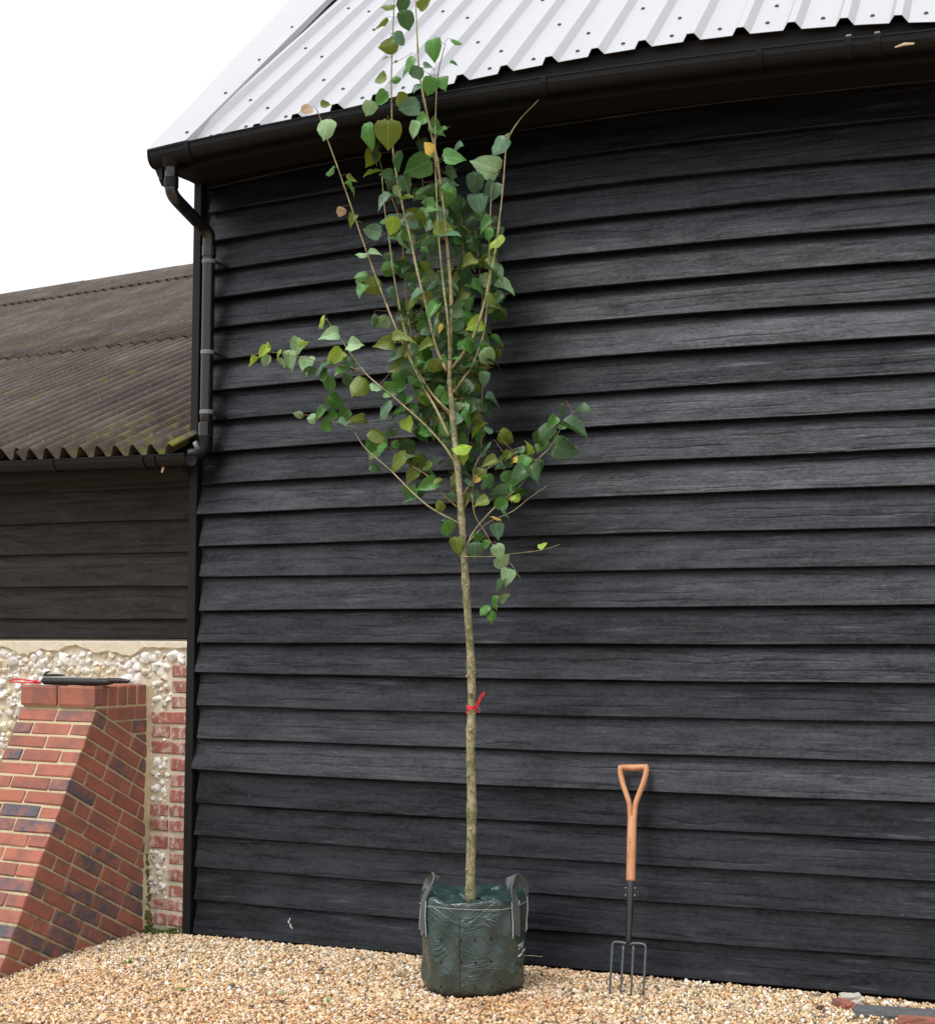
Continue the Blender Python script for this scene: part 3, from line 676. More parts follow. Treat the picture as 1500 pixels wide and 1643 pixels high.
# eaves gutter
ges = np.linspace(-.115, EEND, 24)
def zg2(e): return 2.519+.026*min(e, 2.2)
osec = gutter_sec(0, .052, .062)
V = []; m = len(osec)
for e in ges:
    for y, dz in osec: V.append(lp(e, .195-y, zg2(e)+dz))
Fc = [(i*m+j, i*m+(j+1) % m, (i+1)*m+(j+1) % m, (i+1)*m+j) for i in range(len(ges)-1) for j in range(m)]+[tuple(range(m-1, -1, -1)), tuple((len(ges)-1)*m+j for j in range(m))]
g2 = part('eaves_gutter', V, Fc, M['gutter'], ob)
for e in (.10, .18, .83, 1.9):
    V = []; n = 12
    for ee in (e-.011, e+.011):
        for d in (.003, .0065): V += [lp(ee, .195+(.052+d)*math.cos(math.pi*i/n), zg2(ee)+.006-(.066+d)*math.sin(math.pi*i/n)**.75) for i in range(n+1)]
    mm = n+1; Fc = []
    for i in range(n): Fc += [(mm+i, mm+i+1, 3*mm+i+1, 3*mm+i), (i, 2*mm+i, 2*mm+i+1, i+1), (i, i+1, mm+i+1, mm+i), (2*mm+i, 3*mm+i, 3*mm+i+1, 2*mm+i+1)]
    part('gutter_bracket', V, Fc+[(0, mm, 3*mm, 2*mm), (n, 2*mm+n, 3*mm+n, mm+n)], M['gutter'], g2)
c = onp(262, 742, lp(0, .2, 0), NL)
part('broken_clip', *tube([c, c+np.array([.002, 0, -.03]), c+np.array([-.004, -.004, -.055])], [.006, .008, .004], 6), M['lip'], g2)
part('eaves_fascia', *ebox(-.0, EEND, .10, .125, 2.44, 2.545), M['dark'], ob)

# brick helpers
def brick_mesh(mat, seed):
    r = random.Random(seed); v, f = box(-.1075, .1075, -.051, .051, -.0325, .0325)
    me = mesh_of('brick', v, f, M[mat]); bevel_mesh(me, .0055, 1)
    for q in me.vertices: q.co += Vector((r.uniform(-1, 1), r.uniform(-1, 1), r.uniform(-1, 1)))*.0022
    return me
BM = {k: [brick_mesh(k, i*7+j) for j in range(3)] for i, k in enumerate(('brick1', 'brick2', 'brick3', 'brickold'))}
def pick():
    return random.choice(BM[random.choices(['brick1', 'brick2', 'brick3'], [.36, .38, .26])[0]])
def put_brick(parent, center, ax, ay, az, dims, me=None):
    me = me or pick(); L = (.215, .102, .065)
    m = Matrix.Identity(4)
    for j, (a, d, l) in enumerate(zip((ax, ay, az), dims, L)):
        for i in range(3): m[i][j] = a[i]*d/l
    for i in range(3): m[i][3] = center[i]
    return link('brick', me, parent, m)
# ---- buttress
E0, E1 = .31, .845; RD = np.array([.453, -.8915]); RD /= np.linalg.norm(RD); RB = np.array([-(-RD[1]), RD[0]*-1])   # rake down (n,z); into the wall
RB = np.array([RD[1], -RD[0]])                                   # (-.89, -.45)
A0 = np.array([.405, 1.185])
zb_ = -.35; tb = (zb_-A0[1])/RD[1]; A1 = A0+RD*tb
REC = .007
core = [(-.02, zb_), (-.02, 1.29), (.405, 1.29), (.405, 1.19), (A0[0]-REC, A0[1]), (A1[0]-REC*1.2, A1[1])]
but = part('buttress', *eprism(core, E0+REC, E1-REC), M['mortar'], ob)
def axes3(n2): return NL*n2[0]+np.array([0, 0, n2[1]])
aD, aB = axes3(RD), axes3(RB); aE = EL; UPV = np.array([0, 0, 1.])
def at_rake(k, e, b, h=.0): q = A0+RD*(k)+RB*b; return lp(e, q[0], q[1])
GA = .0755
for k in range(19):
    d = k*GA+.045; pz = (A0+RD*d)[1]
    if pz < -.1: break
    if k % 2 == 0:
        fr = [(E0+.131, .262, .102), (E0+.404, .262, .102)]; start = .112; seq = [.215]*6
    else:
        fr = [(E0+.063, .126, .215), (E0+.2675, .262, .102), (E1-.063, .126, .215)]; start = .225; seq = [.215]*6
    if k % 4 == 2: seq = [.102]+seq
    for (ec, le, lb) in fr:
        put_brick(but, at_rake(d, ec, lb/2+random.uniform(-.002, .002)), EL, aB, aD, (le, lb, .0645))
    nfront = (A0+RD*d)[0]; bmax = nfront/-RB[0]; b = start
    for l in seq:
        if b > bmax-.02: break
        l2 = min(l, bmax-b+.05)
        q = A0+RD*d+RB*(b+l2/2)
        if q[1] > -.12: put_brick(but, at_rake(d, E0+.051, b+l2/2), aB, EL, aD, (l2, .102+random.uniform(-.003, .003), .0645))
        b += l+.0105
# top course of bricks on edge
for ec in (E0+.131, E0+.404): put_brick(but, lp(ec, .371, 1.2475), EL, NL, UPV, (.261, .1, .104), random.choice(BM['brick1']))
n_ = .312
for i in range(4): put_brick(but, lp(E0+.1075, n_-.032, 1.2475), EL, UPV, NL, (.215, .104, .0625), random.choice(BM['brick1'])); n_ -= .0755
# level courses behind the rake
def clip_poly(poly, p0, nrm):
    out = []
    for i in range(len(poly)):
        a, b = np.array(poly[i]), np.array(poly[(i+1) % len(poly)]); da, db = (a-p0)@nrm, (b-p0)@nrm
        if da >= 0: out.append(tuple(a))
        if da*db < 0: out.append(tuple(a+(b-a)*da/(da-db)))
    return out
lnN = -RD
for z0, cuts in ((1.118, [.0, .105, .32, .45]), (1.042, [-.02, .13, .345]), (.966, [-.1, .1, .3])):
    for a, b in zip(cuts[:-1], cuts[1:]):
        poly = clip_poly([(a+.005, z0), (b-.005, z0), (b-.005, z0+.065), (a+.005, z0+.065)], A0+RD*.002, lnN)
        if len(poly) < 3: continue
        ar = .5*abs(sum(poly[i][0]*poly[(i+1) % len(poly)][1]-poly[(i+1) % len(poly)][0]*poly[i][1] for i in range(len(poly))))
        if ar < .0008: continue
        v, f = eprism(poly, E0, E0+.1); c = np.mean(v, axis=0)
        me = mesh_of('brick', [p-c for p in v], f, M[random.choice(['brick1', 'brick2', 'brick1'])]); bevel_mesh(me, .003)
        link('brick', me, but, Matrix.Translation(c))
# ---- quoin bricks and flints in the flint wall
long_rows = [360, 465, 575, 1030, 1140, 80+1059, 190+1059, 640+1059, 745+1059]
rowsz = []
y = 30
def zpx(yz): return ony(285, 1060+yz/4.41, .03)[2]
qrows = [(30, 118, 0), (140, 235, 0), (250, 340, 0), (362, 452, 1), (466, 556, 1), (576, 668, 1), (690, 785, 0), (805, 895, 0), (915, 1010, 0), (1022, 1110, 1), (1135, 1220, 1), (1248, 1345, 1), (1365, 1450, 0), (1475, 1565, 0), (1590, 1680, 0), (1698, 1782, 1), (1802, 1890, 1)]
occupied = []
for a, b, lg in qrows:
    z1, z0 = zpx(a), zpx(b); zc = (z0+z1)/2; hh = (z1-z0)*.93
    spans = [(.045, .150)] if not lg else random.choice([[(.045, .285)], [(.045, .150), (.162, .285)], [(.045, .15), (.16, .285)]])
    for s0, s1 in spans:
        put_brick(fw_, lp((s0+s1)/2, -.045+random.uniform(-.003, .004), zc+random.uniform(-.002, .002)), EL, NL, UPV, (s1-s0, .102, hh), random.choice(BM['brickold']))
        occupied.append((s0-.012, s1+.012, zc-hh/2-.008, zc+hh/2+.008))
occupied += [(E0-.02, E1+.005, -1, 1.29), (-.1, .05, -1, 2)]
FM = []
for i in range(14):
    r = random.Random(300+i); bm = bmesh.new()
    for _ in range(17):
        d = Vector((r.gauss(0, 1), r.gauss(0, 1), r.gauss(0, 1))).normalized()*r.uniform(.82, 1.12); bm.verts.new(d)
    h_ = bmesh.ops.convex_hull(bm, input=bm.verts[:]); bmesh.ops.delete(bm, geom=[g for g in h_['geom_interior'] if isinstance(g, bmesh.types.BMVert)], context='VERTS')
    bmesh.ops.bevel(bm, geom=bm.edges[:], offset=.09, segments=1, affect='EDGES', clamp_overlap=True)
    me = bpy.data.meshes.new('flint'); bm.to_mesh(me); bm.free(); me.materials.append(M['flint'])
    if i % 2: me.polygons.foreach_set('use_smooth', [True]*len(me.polygons))
    FM.append(me)
placed = []; tries = 0; nflint = 0
while tries < 40000 and nflint < 300:
    tries += 1; e = random.uniform(.05, 1.62); z = random.uniform(0.0, 1.468); rr = random.choice([.020, .025, .031, .038, .044]) if e > E1 or z > 1.28 else random.choice([.018, .024, .032])
    if e > E1 and z < .75: continue
    if any(a-rr*.55 < e < b+rr*.55 and c-rr*.55 < z < d+rr*.55 for a, b, c, d in occupied): continue
    if any((e-p)**2+(z-q)**2 < (.66*(rr+s))**2 for p, q, s in placed): continue
    placed.append((e, z, rr)); nflint += 1
    m = Matrix.Translation(lp(e, -rr*.12, z)) @ Matrix.Rotation(-TH, 4, 'Z') @ Matrix.Diagonal((rr*random.uniform(.95, 1.35), rr*.8, rr*random.uniform(.8, 1.1), 1)) @ Matrix.Rotation(random.uniform(0, 6.28), 4, Vector((random.uniform(-1, 1), random.uniform(-1, 1), random.uniform(-1, 1))).normalized())
    link('flint', random.choice(FM), fw_, m)
V, Fc = [], []; rub = [([tuple(q.co) for q in me_.vertices], [tuple(p_.vertices) for p_ in me_.polygons]) for me_ in FM[:5]]
for k in range(900):
    e = random.uniform(.05, 1.62); z = random.uniform(0, 1.468); s_ = random.uniform(.005, .012)
    if (e > E1 and z < .75) or any(a < e < b and c < z < d for a, b, c, d in occupied): continue
    rv, rf = random.choice(rub); p = lp(e, random.uniform(-.003, .004), z); o = len(V); V += [(p[0]+a*s_*1.2, p[1]+b*s_*.8, p[2]+c*s_) for a, b, c in rv]; Fc += [tuple(i+o for i in q) for q in rf]
ru = part('flint_rubble', V, Fc, M['flint'], fw_); ru['kind'] = 'stuff'
# mortar fillet where the buttress meets the wall, moss at its foot
V = []; Fc = []; zs_ = np.linspace(-.1, 1.29, 40)
for z in zs_:
    wdt = .014+.008*math.sin(z*11)+random.uniform(-.003, .004); V += [lp(E0+.012, .03+random.uniform(-.004, .006), z), lp(E0-wdt*.7, .012, z), lp(E0-wdt-.012, -.001, z)]
for i in range(len(zs_)-1):
    for j in range(2): a = i*3+j; Fc.append((a, a+1, a+4, a+3))
part('mortar_fillet', V, Fc, M['mortar'], ob)
V, Fc = [], []
for k in range(150):
    t = random.random()**1.8
    if random.random() < .6: p = lp(E0-.01-random.uniform(0, .05)*(1-t), .008, -.03+t*.42)
    else: p = lp(random.uniform(.05, .32), random.uniform(0, .02), -.02+random.random()**2*.03)
    v, f = ico(1, .3, k); s = random.uniform(.004, .011); o = len(V); V += [(p[0]+a*s, p[1]+b*s, p[2]+c*s) for a, b, c in v]; Fc += [tuple(i+o for i in q) for q in f]
mo = part('moss', V, Fc, M['moss'], ob); mo['kind'] = 'stuff'

# ------------------------------------------------------------------ tool lying on the buttress
P0 = lp(0, .345, 0)
def tl(px, py): return onp(px, py, P0, NL)
tool = thing('pruning_tool', tuple(lp(.5, .345, 1.30)), 'slim black hand tool lying on top of the brick buttress', 'tool')
zt = 1.301
def tp(px, z, dn=0): q = tl(px, 1094); return np.array([q[0], q[1], zt+z])+NL*dn
part('body', *tube([tp(70, .022), tp(74, .021), tp(110, .021), tp(150, .021), tp(172, .021), tp(182, .022)], [.012, .021, .021, .021, .018, .010], 12, flat=1.5), M['rubber'], tool, smooth=True)
part('blade', *tube([tp(160, .024), tp(175, .028), tp(195, .029), tp(206, .027), tp(210, .025)], [.012, .015, .014, .009, .002], 8, flat=1.3), M['blackmetal'], tool, smooth=True)
part('steel_strip', *tube([tp(72, .041, .012), tp(115, .041, .012), tp(160, .040, .012)], .0042, 6), M['chrome'], tool)
part('hook', *join(tube([tp(71, .035), tp(72, .052), tp(75, .066), tp(79, .070)], [.008, .007, .006, .004], 8), tube([tp(74, .05), tp(90, .053), tp(104, .052)], [.006, .007, .004], 8)), M['rubber'], tool)
lan = thing('red_lanyard', tuple(tp(40, -.0)), 'red cord loop tied to the black tool on the buttress', 'cord')
part('loop', *tube(catmull([tp(70, .012, .02), tp(50, .022, .02), tp(30, .026, .015), tp(19, .018, .01), tp(24, .012, .03), tp(45, .010, .035), tp(68, .010, .025)], 5), .0042, 6), M['red'], lan)
part('knot', *tube(catmull([tp(62, .008, .03), tp(66, .022, .032), tp(70, .010, .03), tp(64, .014, .026)], 4), .006, 6), M['red'], lan)

# ------------------------------------------------------------------ planting bag
bag = thing('planting_bag', tuple(BAGC+np.array([0, 0, gz(BAGC[0], BAGC[1])])), 'dark green plastic planting bag holding the young tree', 'planting bag')
BH = .405
def bagr(th, t):
    r = BAGR*(1.0-.035*(1-t)+.012*math.sin(math.pi*t))
    r += .006*math.sin(3*th+2*t)+.0045*math.sin(7*th+5*t+1)+.003*math.sin(13*th-9*t)+.004*math.sin(5*th+14*t)*(1-t)
    if t < .08: r -= .022*(1-t/.08)**2
    return r
def bp(th, t, d=0): r = bagr(th, t)+d; return (BAGC[0]+r*math.cos(th), BAGC[1]+r*math.sin(th), W[bag.name][2]+t*BH)
NTH, NTZ = 96, 28; V = []
rimw = [.012*math.sin(2*t+1)+.008*math.sin(5*t)+.006*math.sin(9*t+2) for t in np.linspace(0, 2*math.pi, NTH, endpoint=False)]
for j in range(NTZ+1):
    t = j/NTZ
    for i in range(NTH):
        th = 2*math.pi*i/NTH; p = bp(th, t); V.append((p[0], p[1], p[2]+(rimw[i] if j == NTZ else 0)*.6))
for j, (dr, dz) in enumerate(((-.012, .006), (-.03, -.004), (-.055, -.02), (-.09, -.014), (-.125, -.022), (-.16, -.016), (-.20, -.034))):
    for i in range(NTH):
        th = 2*math.pi*i/NTH; p = bp(th, 1, dr+.008*math.sin(4*th+j)); V.append((p[0], p[1], p[2]+dz+rimw[i]*.6+.013*math.sin(6*th+j*1.7)*(j > 0)*(1 if j < 5 else .5)))
rows_ = NTZ+8
Fc = [(j*NTH+i, j*NTH+(i+1) % NTH, (j+1)*NTH+(i+1) % NTH, (j+1)*NTH+i) for j in range(rows_-1) for i in range(NTH)]+[tuple(range(NTH-1, -1, -1))]
body = part('body', V, Fc, M['bag'], bag, smooth=True)
bu = body.data.uv_layers.new(name='wrap'); UVb = []
for pl in body.data.polygons:
    us = [(vi % NTH)*2*math.pi*BAGR/NTH for vi in pl.vertices]; big = max(us)-min(us) > .7
    for u_, vi in zip(us, pl.vertices): UVb += [u_+(2*math.pi*BAGR if big and u_ < .7 else 0), (vi//NTH)*BH/NTZ]
bu.data.foreach_set('uv', UVb)
V = [(BAGC[0]+math.cos(a)*r, BAGC[1]+math.sin(a)*r, W[bag.name][2]+BH-.045+random.uniform(-.008, .008)) for r in (.0, .07, .15) for a in np.linspace(0, 2*math.pi, 20, endpoint=False)]
part('soil', V, [(j*20+i, j*20+(i+1) % 20, (j+1)*20+(i+1) % 20, (j+1)*20+i) for j in range(2) for i in range(20)], M['soil'], bag)
vd = math.atan2(CAM[1]-BAGC[1], CAM[0]-BAGC[0])          # direction from the bag to where the photo was taken
def th_px(px): return vd+math.asin(max(-1, min(1, (px-755)/83.0)))
def strap(pts, wdir, wd=.021, th=.003):
    V, Fc = [], []
    for i, p in enumerate(pts):
        p = np.array(p); t = np.array(pts[min(i+1, len(pts)-1)])-np.array(pts[max(i-1, 0)]); t /= np.linalg.norm(t)
        w_ = np.array(wdir[i] if isinstance(wdir, list) else wdir, float); w_ -= t*np.dot(w_, t); w_ /= np.linalg.norm(w_); n = np.cross(t, w_)
        V += [p+w_*wd-n*th, p+w_*wd+n*th, p-w_*wd+n*th, p-w_*wd-n*th]
    m = len(pts); Fc = [(i*4+j, i*4+(j+1) % 4, (i+1)*4+(j+1) % 4, (i+1)*4+j) for i in range(m-1) for j in range(4)]+[(3, 2, 1, 0), tuple((m-1)*4+j for j in range(4))]
    return V, Fc
def handle(th1, th2, top, tilt, tw, hwid):
    a = [bp(th1, t, .005) for t in (.62, .75, .88, 1.0)]; b = [bp(th2, t, .005) for t in (1.0, .88, .75, .62)]
    pa, pb = np.array(a[-1]), np.array(b[0]); mid = (pa+pb)/2+np.array([0, 0, top])+np.array(tilt)
    up = np.array([0, 0, 1.])
    arc = [pa+up*top*.55+np.array(tilt)*.4, pa*.72+pb*.28+up*top*.95+np.array(tilt)*.9, mid+up*.01, pa*.28+pb*.72+up*top*.9+np.array(tilt)*.9, pb+up*top*.5+np.array(tilt)*.4]
    pts = catmull(a+arc+b, 4); wd = []
    for i, p in enumerate(pts):
        t = np.array(pts[min(i+1, len(pts)-1)])-np.array(pts[max(i-1, 0)]); rad = np.array([p[0]-BAGC[0], p[1]-BAGC[1], 0]); rad /= np.linalg.norm(rad); q = math.sin(math.pi*min(1, max(0, (i/(len(pts)-1)-.22)/.56)))*1.15; wd.append(np.cross(rad, t/np.linalg.norm(t))*math.cos(q)+rad*math.sin(q)*tw)
    h = part('handle', *strap(pts, wd, hwid), M['strap'], bag)
    for th_ in (th1, th2):
        for sg in (-hwid*.92, hwid*.92):
            q = [np.array(bp(th_+sg/BAGR, t, .0085)) for t in (.60, .72, .84, .98)]
            part('stitching', *tube(q, .0016, 5), M['stitch'], h)
handle(th_px(820), th_px(820)+.62, .080, (-.035, -.012, 0), 1, .027)
handle(th_px(674)+.30, th_px(674)-.35, .085, (.065, -.015, 0), -.55, .020)
pts = [bp(th, .93+.008*math.sin(3*th), .0025) for th in np.linspace(0, 2*math.pi, 64)]
vs_ = []
for i in range(0, 190):
    th = 2*math.pi*i/190; a = np.array(bp(th, .925+.008*math.sin(3*th), .002)); b = np.array(bp(th+.020, .925+.008*math.sin(3*(th+.02)), .002)); vs_.append(tube([a, b], .0011, 4))
st = part('rim_stitching', *join(*vs_), M['stitch'], bag); st['kind'] = 'stuff'
part('seam', *tube([bp(th_px(735), t, .001) for t in np.linspace(.02, .86, 12)], .0018, 5), M['rubber'], bag)
for px, ys_ in ((707, (1517, 1549, 1584)), (738, (1515, 1547)), (760, (1515, 1547, 1583)), (786, (1514, 1547, 1583))):
    for py in ys_:
        th = th_px(px); t = (1598-py)/137.0; c = np.array(bp(th, t, .0012)); nn = np.array([math.cos(th), math.sin(th), 0]); tt = np.array([-math.sin(th), math.cos(th), 0])
        V = [c+tt*.0042*math.cos(a)+UPV*.0065*math.sin(a)+nn*d for d in (0, .001) for a in np.linspace(0, 2*math.pi, 8, endpoint=False)]
        part('drain_hole', V, [tuple(range(8, 16))]+[(i, (i+1) % 8, (i+1) % 8+8, i+8) for i in range(8)], M['dark'], bag)
# printed word, wrapped round the bag
fc = bpy.data.curves.new('printed_word', 'FONT'); fc.body = 'TREE'; fc.size = .034; fc.resolution_u = 2
fo = bpy.data.objects.new('printed_word_source', fc); COL.objects.link(fo)
bpy.context.view_layer.update(); me = bpy.data.meshes.new_from_object(fo.evaluated_get(bpy.context.evaluated_depsgraph_get()))
bpy.data.objects.remove(fo); bpy.data.curves.remove(fc)
th0 = vd+math.asin(.84)
for v in me.vertices:
    th = th0+v.co.x/BAGR; t = .445+.05*(v.co.x/.1)+v.co.y*1.0/BH; p = bp(th, t, .0022); v.co = (p[0]-W[bag.name][0], p[1]-W[bag.name][1], p[2]-W[bag.name][2])
me.materials.clear(); me.materials.append(M['white']); link('printed_word', me, bag, Matrix.Translation(W[bag.name]))
part('printed_line', *strap([bp(th0+.02+x, .385+.05*x, .001) for x in np.linspace(0, .45, 8)], UPV, .0035, .0012), M['white'], bag)

# ------------------------------------------------------------------ the tree
TY = BAGC[1]+.01
tree = thing('young_tree', tuple(BAGC+np.array([0, 0, W[bag.name][2]+BH-.06])), 'tall slender young tree with heart-shaped green leaves', 'tree')
PXM = 351.0
def tpt(px, py, dy=0.0): return ony(px, py, TY+dy)
def smooth_path(pts, dys, rads, n=5):
    P = [np.r_[tpt(x, y, d), r] for (x, y), d, r in zip(pts, dys, rads)]
    C_ = catmull(P, n); return [c[:3] for c in C_], [max(.0006, c[3]) for c in C_]
branches = []          # (object, path)
def branch(name, pts, d0, d1, r0, r1, mat, sides=7, bend=.0, nodes=True):
    n = len(pts); ts = [i/(n-1) for i in range(n)]
    dys = [d0+(d1-d0)*t+bend*math.sin(math.pi*t) for t in ts]; rads = [(r0+(r1-r0)*t)/PXM*(.92 if name == 'trunk' else .82) for t in ts]
    path, rr = smooth_path(pts, dys, rads)
    if nodes: rr = [r*(1.22 if i % 7 == 3 else 1.0) for i, r in enumerate(rr)]
    o = part(name, *tube(path, rr, sides), M[mat], tree, smooth=True); branches.append((o, [np.array(p) for p in path])); return o
tr_pts = [(756, 1466), (755, 1400), (757, 1300), (755, 1200), (757, 1130), (755, 1050), (748, 950), (744, 880), (738, 800), (733, 740), (728, 690), (724, 640), (721, 608)]
trunk = branch('trunk', tr_pts, 0, .03, 8.9, 4.3, 'bark', 12)
# knots and bud scars on the trunk
for px, py, s in ((752, 1085, 3), (760, 1076, 3.6), (755, 1027, 2.5), (757, 1172, 4.2), (758, 1112, 3.6), (753, 1245, 3.2), (757, 1330, 3.4), (751, 1395, 3.2), (745, 905, 3), (752, 940, 3)):
    c = tpt(px, py, 0)-np.array([0, .016, 0]); v, f = ico(1, .25, int(py)); s = s/PXM
    part('bud_scar', [(c[0]+a*s, c[1]+b*s, c[2]+d*s) for a, b, d in v], f, M['bark'], trunk, smooth=True)
branch('branch', [(721, 612), (722, 566), (724, 483), (718, 400), (710, 320), (700, 250), (683, 173), (673, 117), (669, 50), (666, -25)], .03, -.02, 4.2, 1.3, 'stem', 8)
branch('branch', [(716, 595), (700, 558), (687, 504), (671, 442), (658, 380), (648, 340), (636, 280), (630, 233), (628, 133), (630, 60), (634, -25)], .02, -.12, 3.1, 1.1, 'stem', 7)
branch('branch', [(721, 570), (718, 512), (712, 463), (704, 380), (700, 300), (698, 233), (701, 133), (708, 95), (714, 72)], .0, -.06, 2.5, .8, 'stem')
branch('branch', [(720, 700), (700, 657), (680, 622), (668, 597), (639, 535), (614, 473), (587, 400), (547, 283), (523, 217), (510, 178)], .02, -.08, 2.9, .8, 'stem')
branch('branch', [(722, 662), (690, 628), (664, 579), (645, 512), (632, 442), (624, 380), (617, 333), (613, 283)], .02, .10, 2.5, .9, 'stem')
branch('branch', [(724, 592), (755, 548), (772, 504), (782, 463), (793, 411), (798, 380), (807, 300), (813, 233), (830, 197), (864, 160)], .03, .12, 2.7, .9, 'stem')
branch('branch', [(727, 630), (745, 605), (760, 581), (776, 535), (782, 483), (785, 452), (785, 380), (788, 317), (790, 250)], .03, .20, 2.6, .8, 'stem')
branch('branch', [(737, 830), (757, 790), (760, 755), (768, 735), (772, 720), (774, 587), (775, 504), (769, 430), (762, 370)], .03, .26, 2.0, .7, 'twig', 6)
branch('branch', [(730, 742), (712, 715), (680, 680), (650, 653), (632, 637), (608, 618), (587, 599), (562, 566), (545, 541), (523, 511)], .02, .05, 2.4, .6, 'stem', 6, -.06)
branch('branch', [(590, 601), (565, 590), (540, 585), (500, 577), (460, 569), (430, 565), (404, 570)], .02, .10, 1.2, .5, 'twig', 5)
branch('branch', [(737, 840), (693, 816), (667, 795), (640, 768), (624, 752), (587, 720), (568, 692)], .02, .08, 1.9, .6, 'stem', 6, -.05)
branch('branch', [(735, 815), (704, 787), (688, 765), (651, 741), (621, 715), (587, 691), (550, 681), (515, 670), (480, 664)], .02, .14, 1.9, .5, 'twig', 6)
branch('branch', [(746, 882), (760, 853), (787, 821), (813, 797), (835, 779), (859, 741), (880, 720), (898, 690), (915, 665), (936, 652)], .02, .12, 1.8, .5, 'stem', 6)
branch('branch', [(746, 876), (781, 840), (821, 821), (848, 800), (878, 779)], .03, -.06, 1.2, .4, 'stem', 5)
branch('branch', [(744, 893), (765, 893), (789, 893), (827, 888), (867, 883), (897, 874)], .0, -.10, 1.1, .4, 'stem', 5)
branch('branch', [(757, 793), (762, 827), (776, 850), (792, 877), (808, 893), (822, 908), (836, 931)], .0, -.16, 1.2, .4, 'twig', 5)
branch('branch', [(800, 886), (808, 905), (812, 936), (803, 958), (789, 981)], -.1, -.06, .9, .4, 'twig', 5)
branch('branch', [(738, 800), (765, 764), (800, 741), (827, 720), (856, 717), (895, 710)], .02, .2, 1.5, .5, 'twig', 5)
branch('branch', [(729, 700), (738, 660), (745, 610), (748, 560), (750, 500), (746, 440), (742, 380), (738, 330)], .04, .32, 2.0, .6, 'stem', 6)
branch('branch', [(726, 672), (700, 640), (672, 600), (660, 540), (652, 480), (648, 420), (640, 350), (622, 300), (600, 225), (592, 180)], .04, .34, 2.1, .6, 'twig', 6)
branch('branch', [(733, 770), (745, 735), (752, 690), (756, 640), (760, 590)], .04, .24, 1.4, .5, 'twig', 5)
branch('branch', [(732, 750), (715, 715), (690, 670), (660, 620), (640, 570)], .04, .28, 1.5, .5, 'twig', 5)
branch('branch', [(728, 690), (717, 600), (700, 500), (690, 400), (680, 310), (672, 230), (668, 180)], .04, .30, 1.6, .5, 'twig', 5)

# leaf shapes: heart-shaped blade in local XY (y from base to tip, z up)
def leaf_shape(fold, droop, twist, wide):
    lr_ = random.Random(int(fold*1000+droop*77+twist*31))
    rows_ = [(-.06, .21, .0), (.05, .41, 0), (.22, .505, 0), (.42, .505, 0), (.62, .42, 0), (.80, .27, 0), (.92, .115, 0), (1.0, .0, 0)]
    V, Fc = [], []
    def P(x, y):
        x *= wide; z = fold*abs(x)-droop*y*y+twist*x*(y-.3)+.03*math.sin(9*y+3*x)+.02*math.sin(17*y-6*x); return (x, y, z)
    for y, w_, _ in rows_[:-1]:
        for k in (-1, -.5, 0, .5, 1):
            yy = y
            if y < 0 and k == 0: yy = .045
            elif y < 0: yy = y*(1 if abs(k) < .9 else .2)
            V.append(P(w_*k*(1+(lr_.uniform(-.10, .06) if abs(k) > .9 else 0)), yy+(lr_.uniform(-.025, .025) if abs(k) > .9 else 0)))
    for i in range(len(rows_)-2):
        for j in range(4): a = i*5+j; Fc.append((a, a+1, a+6, a+5))
    V.append(P(0, 1.03)); t = len(V)-1; a = (len(rows_)-2)*5
    for j in range(4): Fc.append((a+j, a+j+1, t))
    o = len(V)                                    # stalk
    for y, z in ((.06, 0.0), (-.02, .004), (-.07, 0)):
        V += [(-.012, y, z), (.012, y, z), (0, y, z-.02)]
    for i in range(2):
        for j in range(3): a = o+i*3+j; b = o+i*3+(j+1) % 3; Fc.append((a, b, b+3, a+3))
    return V, Fc
def blade_uv(me, vs):
    uv = me.uv_layers.new(name='blade'); co = np.array(vs, np.float32); li = np.empty(len(me.loops), np.int32); me.loops.foreach_get('vertex_index', li)
    uv.data.foreach_set('uv', co[li][:, :2].ravel())
    return me
SH = [leaf_shape(*p) for p in ((.25, .30, .3, 1), (.15, .45, -.5, .95), (-.2, .4, .45, 1.02), (.55, .25, .2, .88), (.05, .65, .6, 1.0), (-.4, .3, -.4, .9), (.75, .5, .4, .82), (.4, .8, -.7, .92), (-.6, .5, .5, .78), (.9, .35, -.3, .8), (.2, -.3, .4, .95), (.35, .2, -.8, .9))]
LME = {k: [blade_uv(mesh_of('leaf', v, f, m, smooth=True), v) for v, f in SH] for k, m in LEAFM.items()}
leaves = []            # (size, matrix, kind, shape, branch index)
allp = [(bi, p) for bi, (o, path) in enumerate(branches) for p in path]
AP = np.array([p for _, p in allp]); AB = [b for b, _ in allp]
APX = np.stack([750+F*((AP-CAM)@RT)/((AP-CAM)@FW), 821.5-F*((AP-CAM)@UP)/((AP-CAM)@FW)], 1)
def add_leaf(c, ang, Lm, kind, tilt, bi, up_bias=.35):
    tdir = RT*math.cos(ang)+UP*math.sin(ang)
    tdir = tdir+FW*random.uniform(-.8, .6); tdir /= np.linalg.norm(tdir)
    nrm = -FW*math.cos(tilt)+np.array([0, 0, 1.])*math.sin(tilt)+RT*random.uniform(-.7, .7)+UP*random.uniform(-.1, .2)
    nrm -= tdir*np.dot(nrm, tdir); nrm /= np.linalg.norm(nrm); xd = np.cross(tdir, nrm)
    base = np.array(c)-tdir*Lm*.45
    m = Matrix.Identity(4)
    for i in range(3):
        m[i][0] = xd[i]*Lm; m[i][1] = tdir[i]*Lm; m[i][2] = nrm[i]*Lm; m[i][3] = base[i]
    leaves.append((Lm, m, kind, random.randrange(len(SH)), bi))
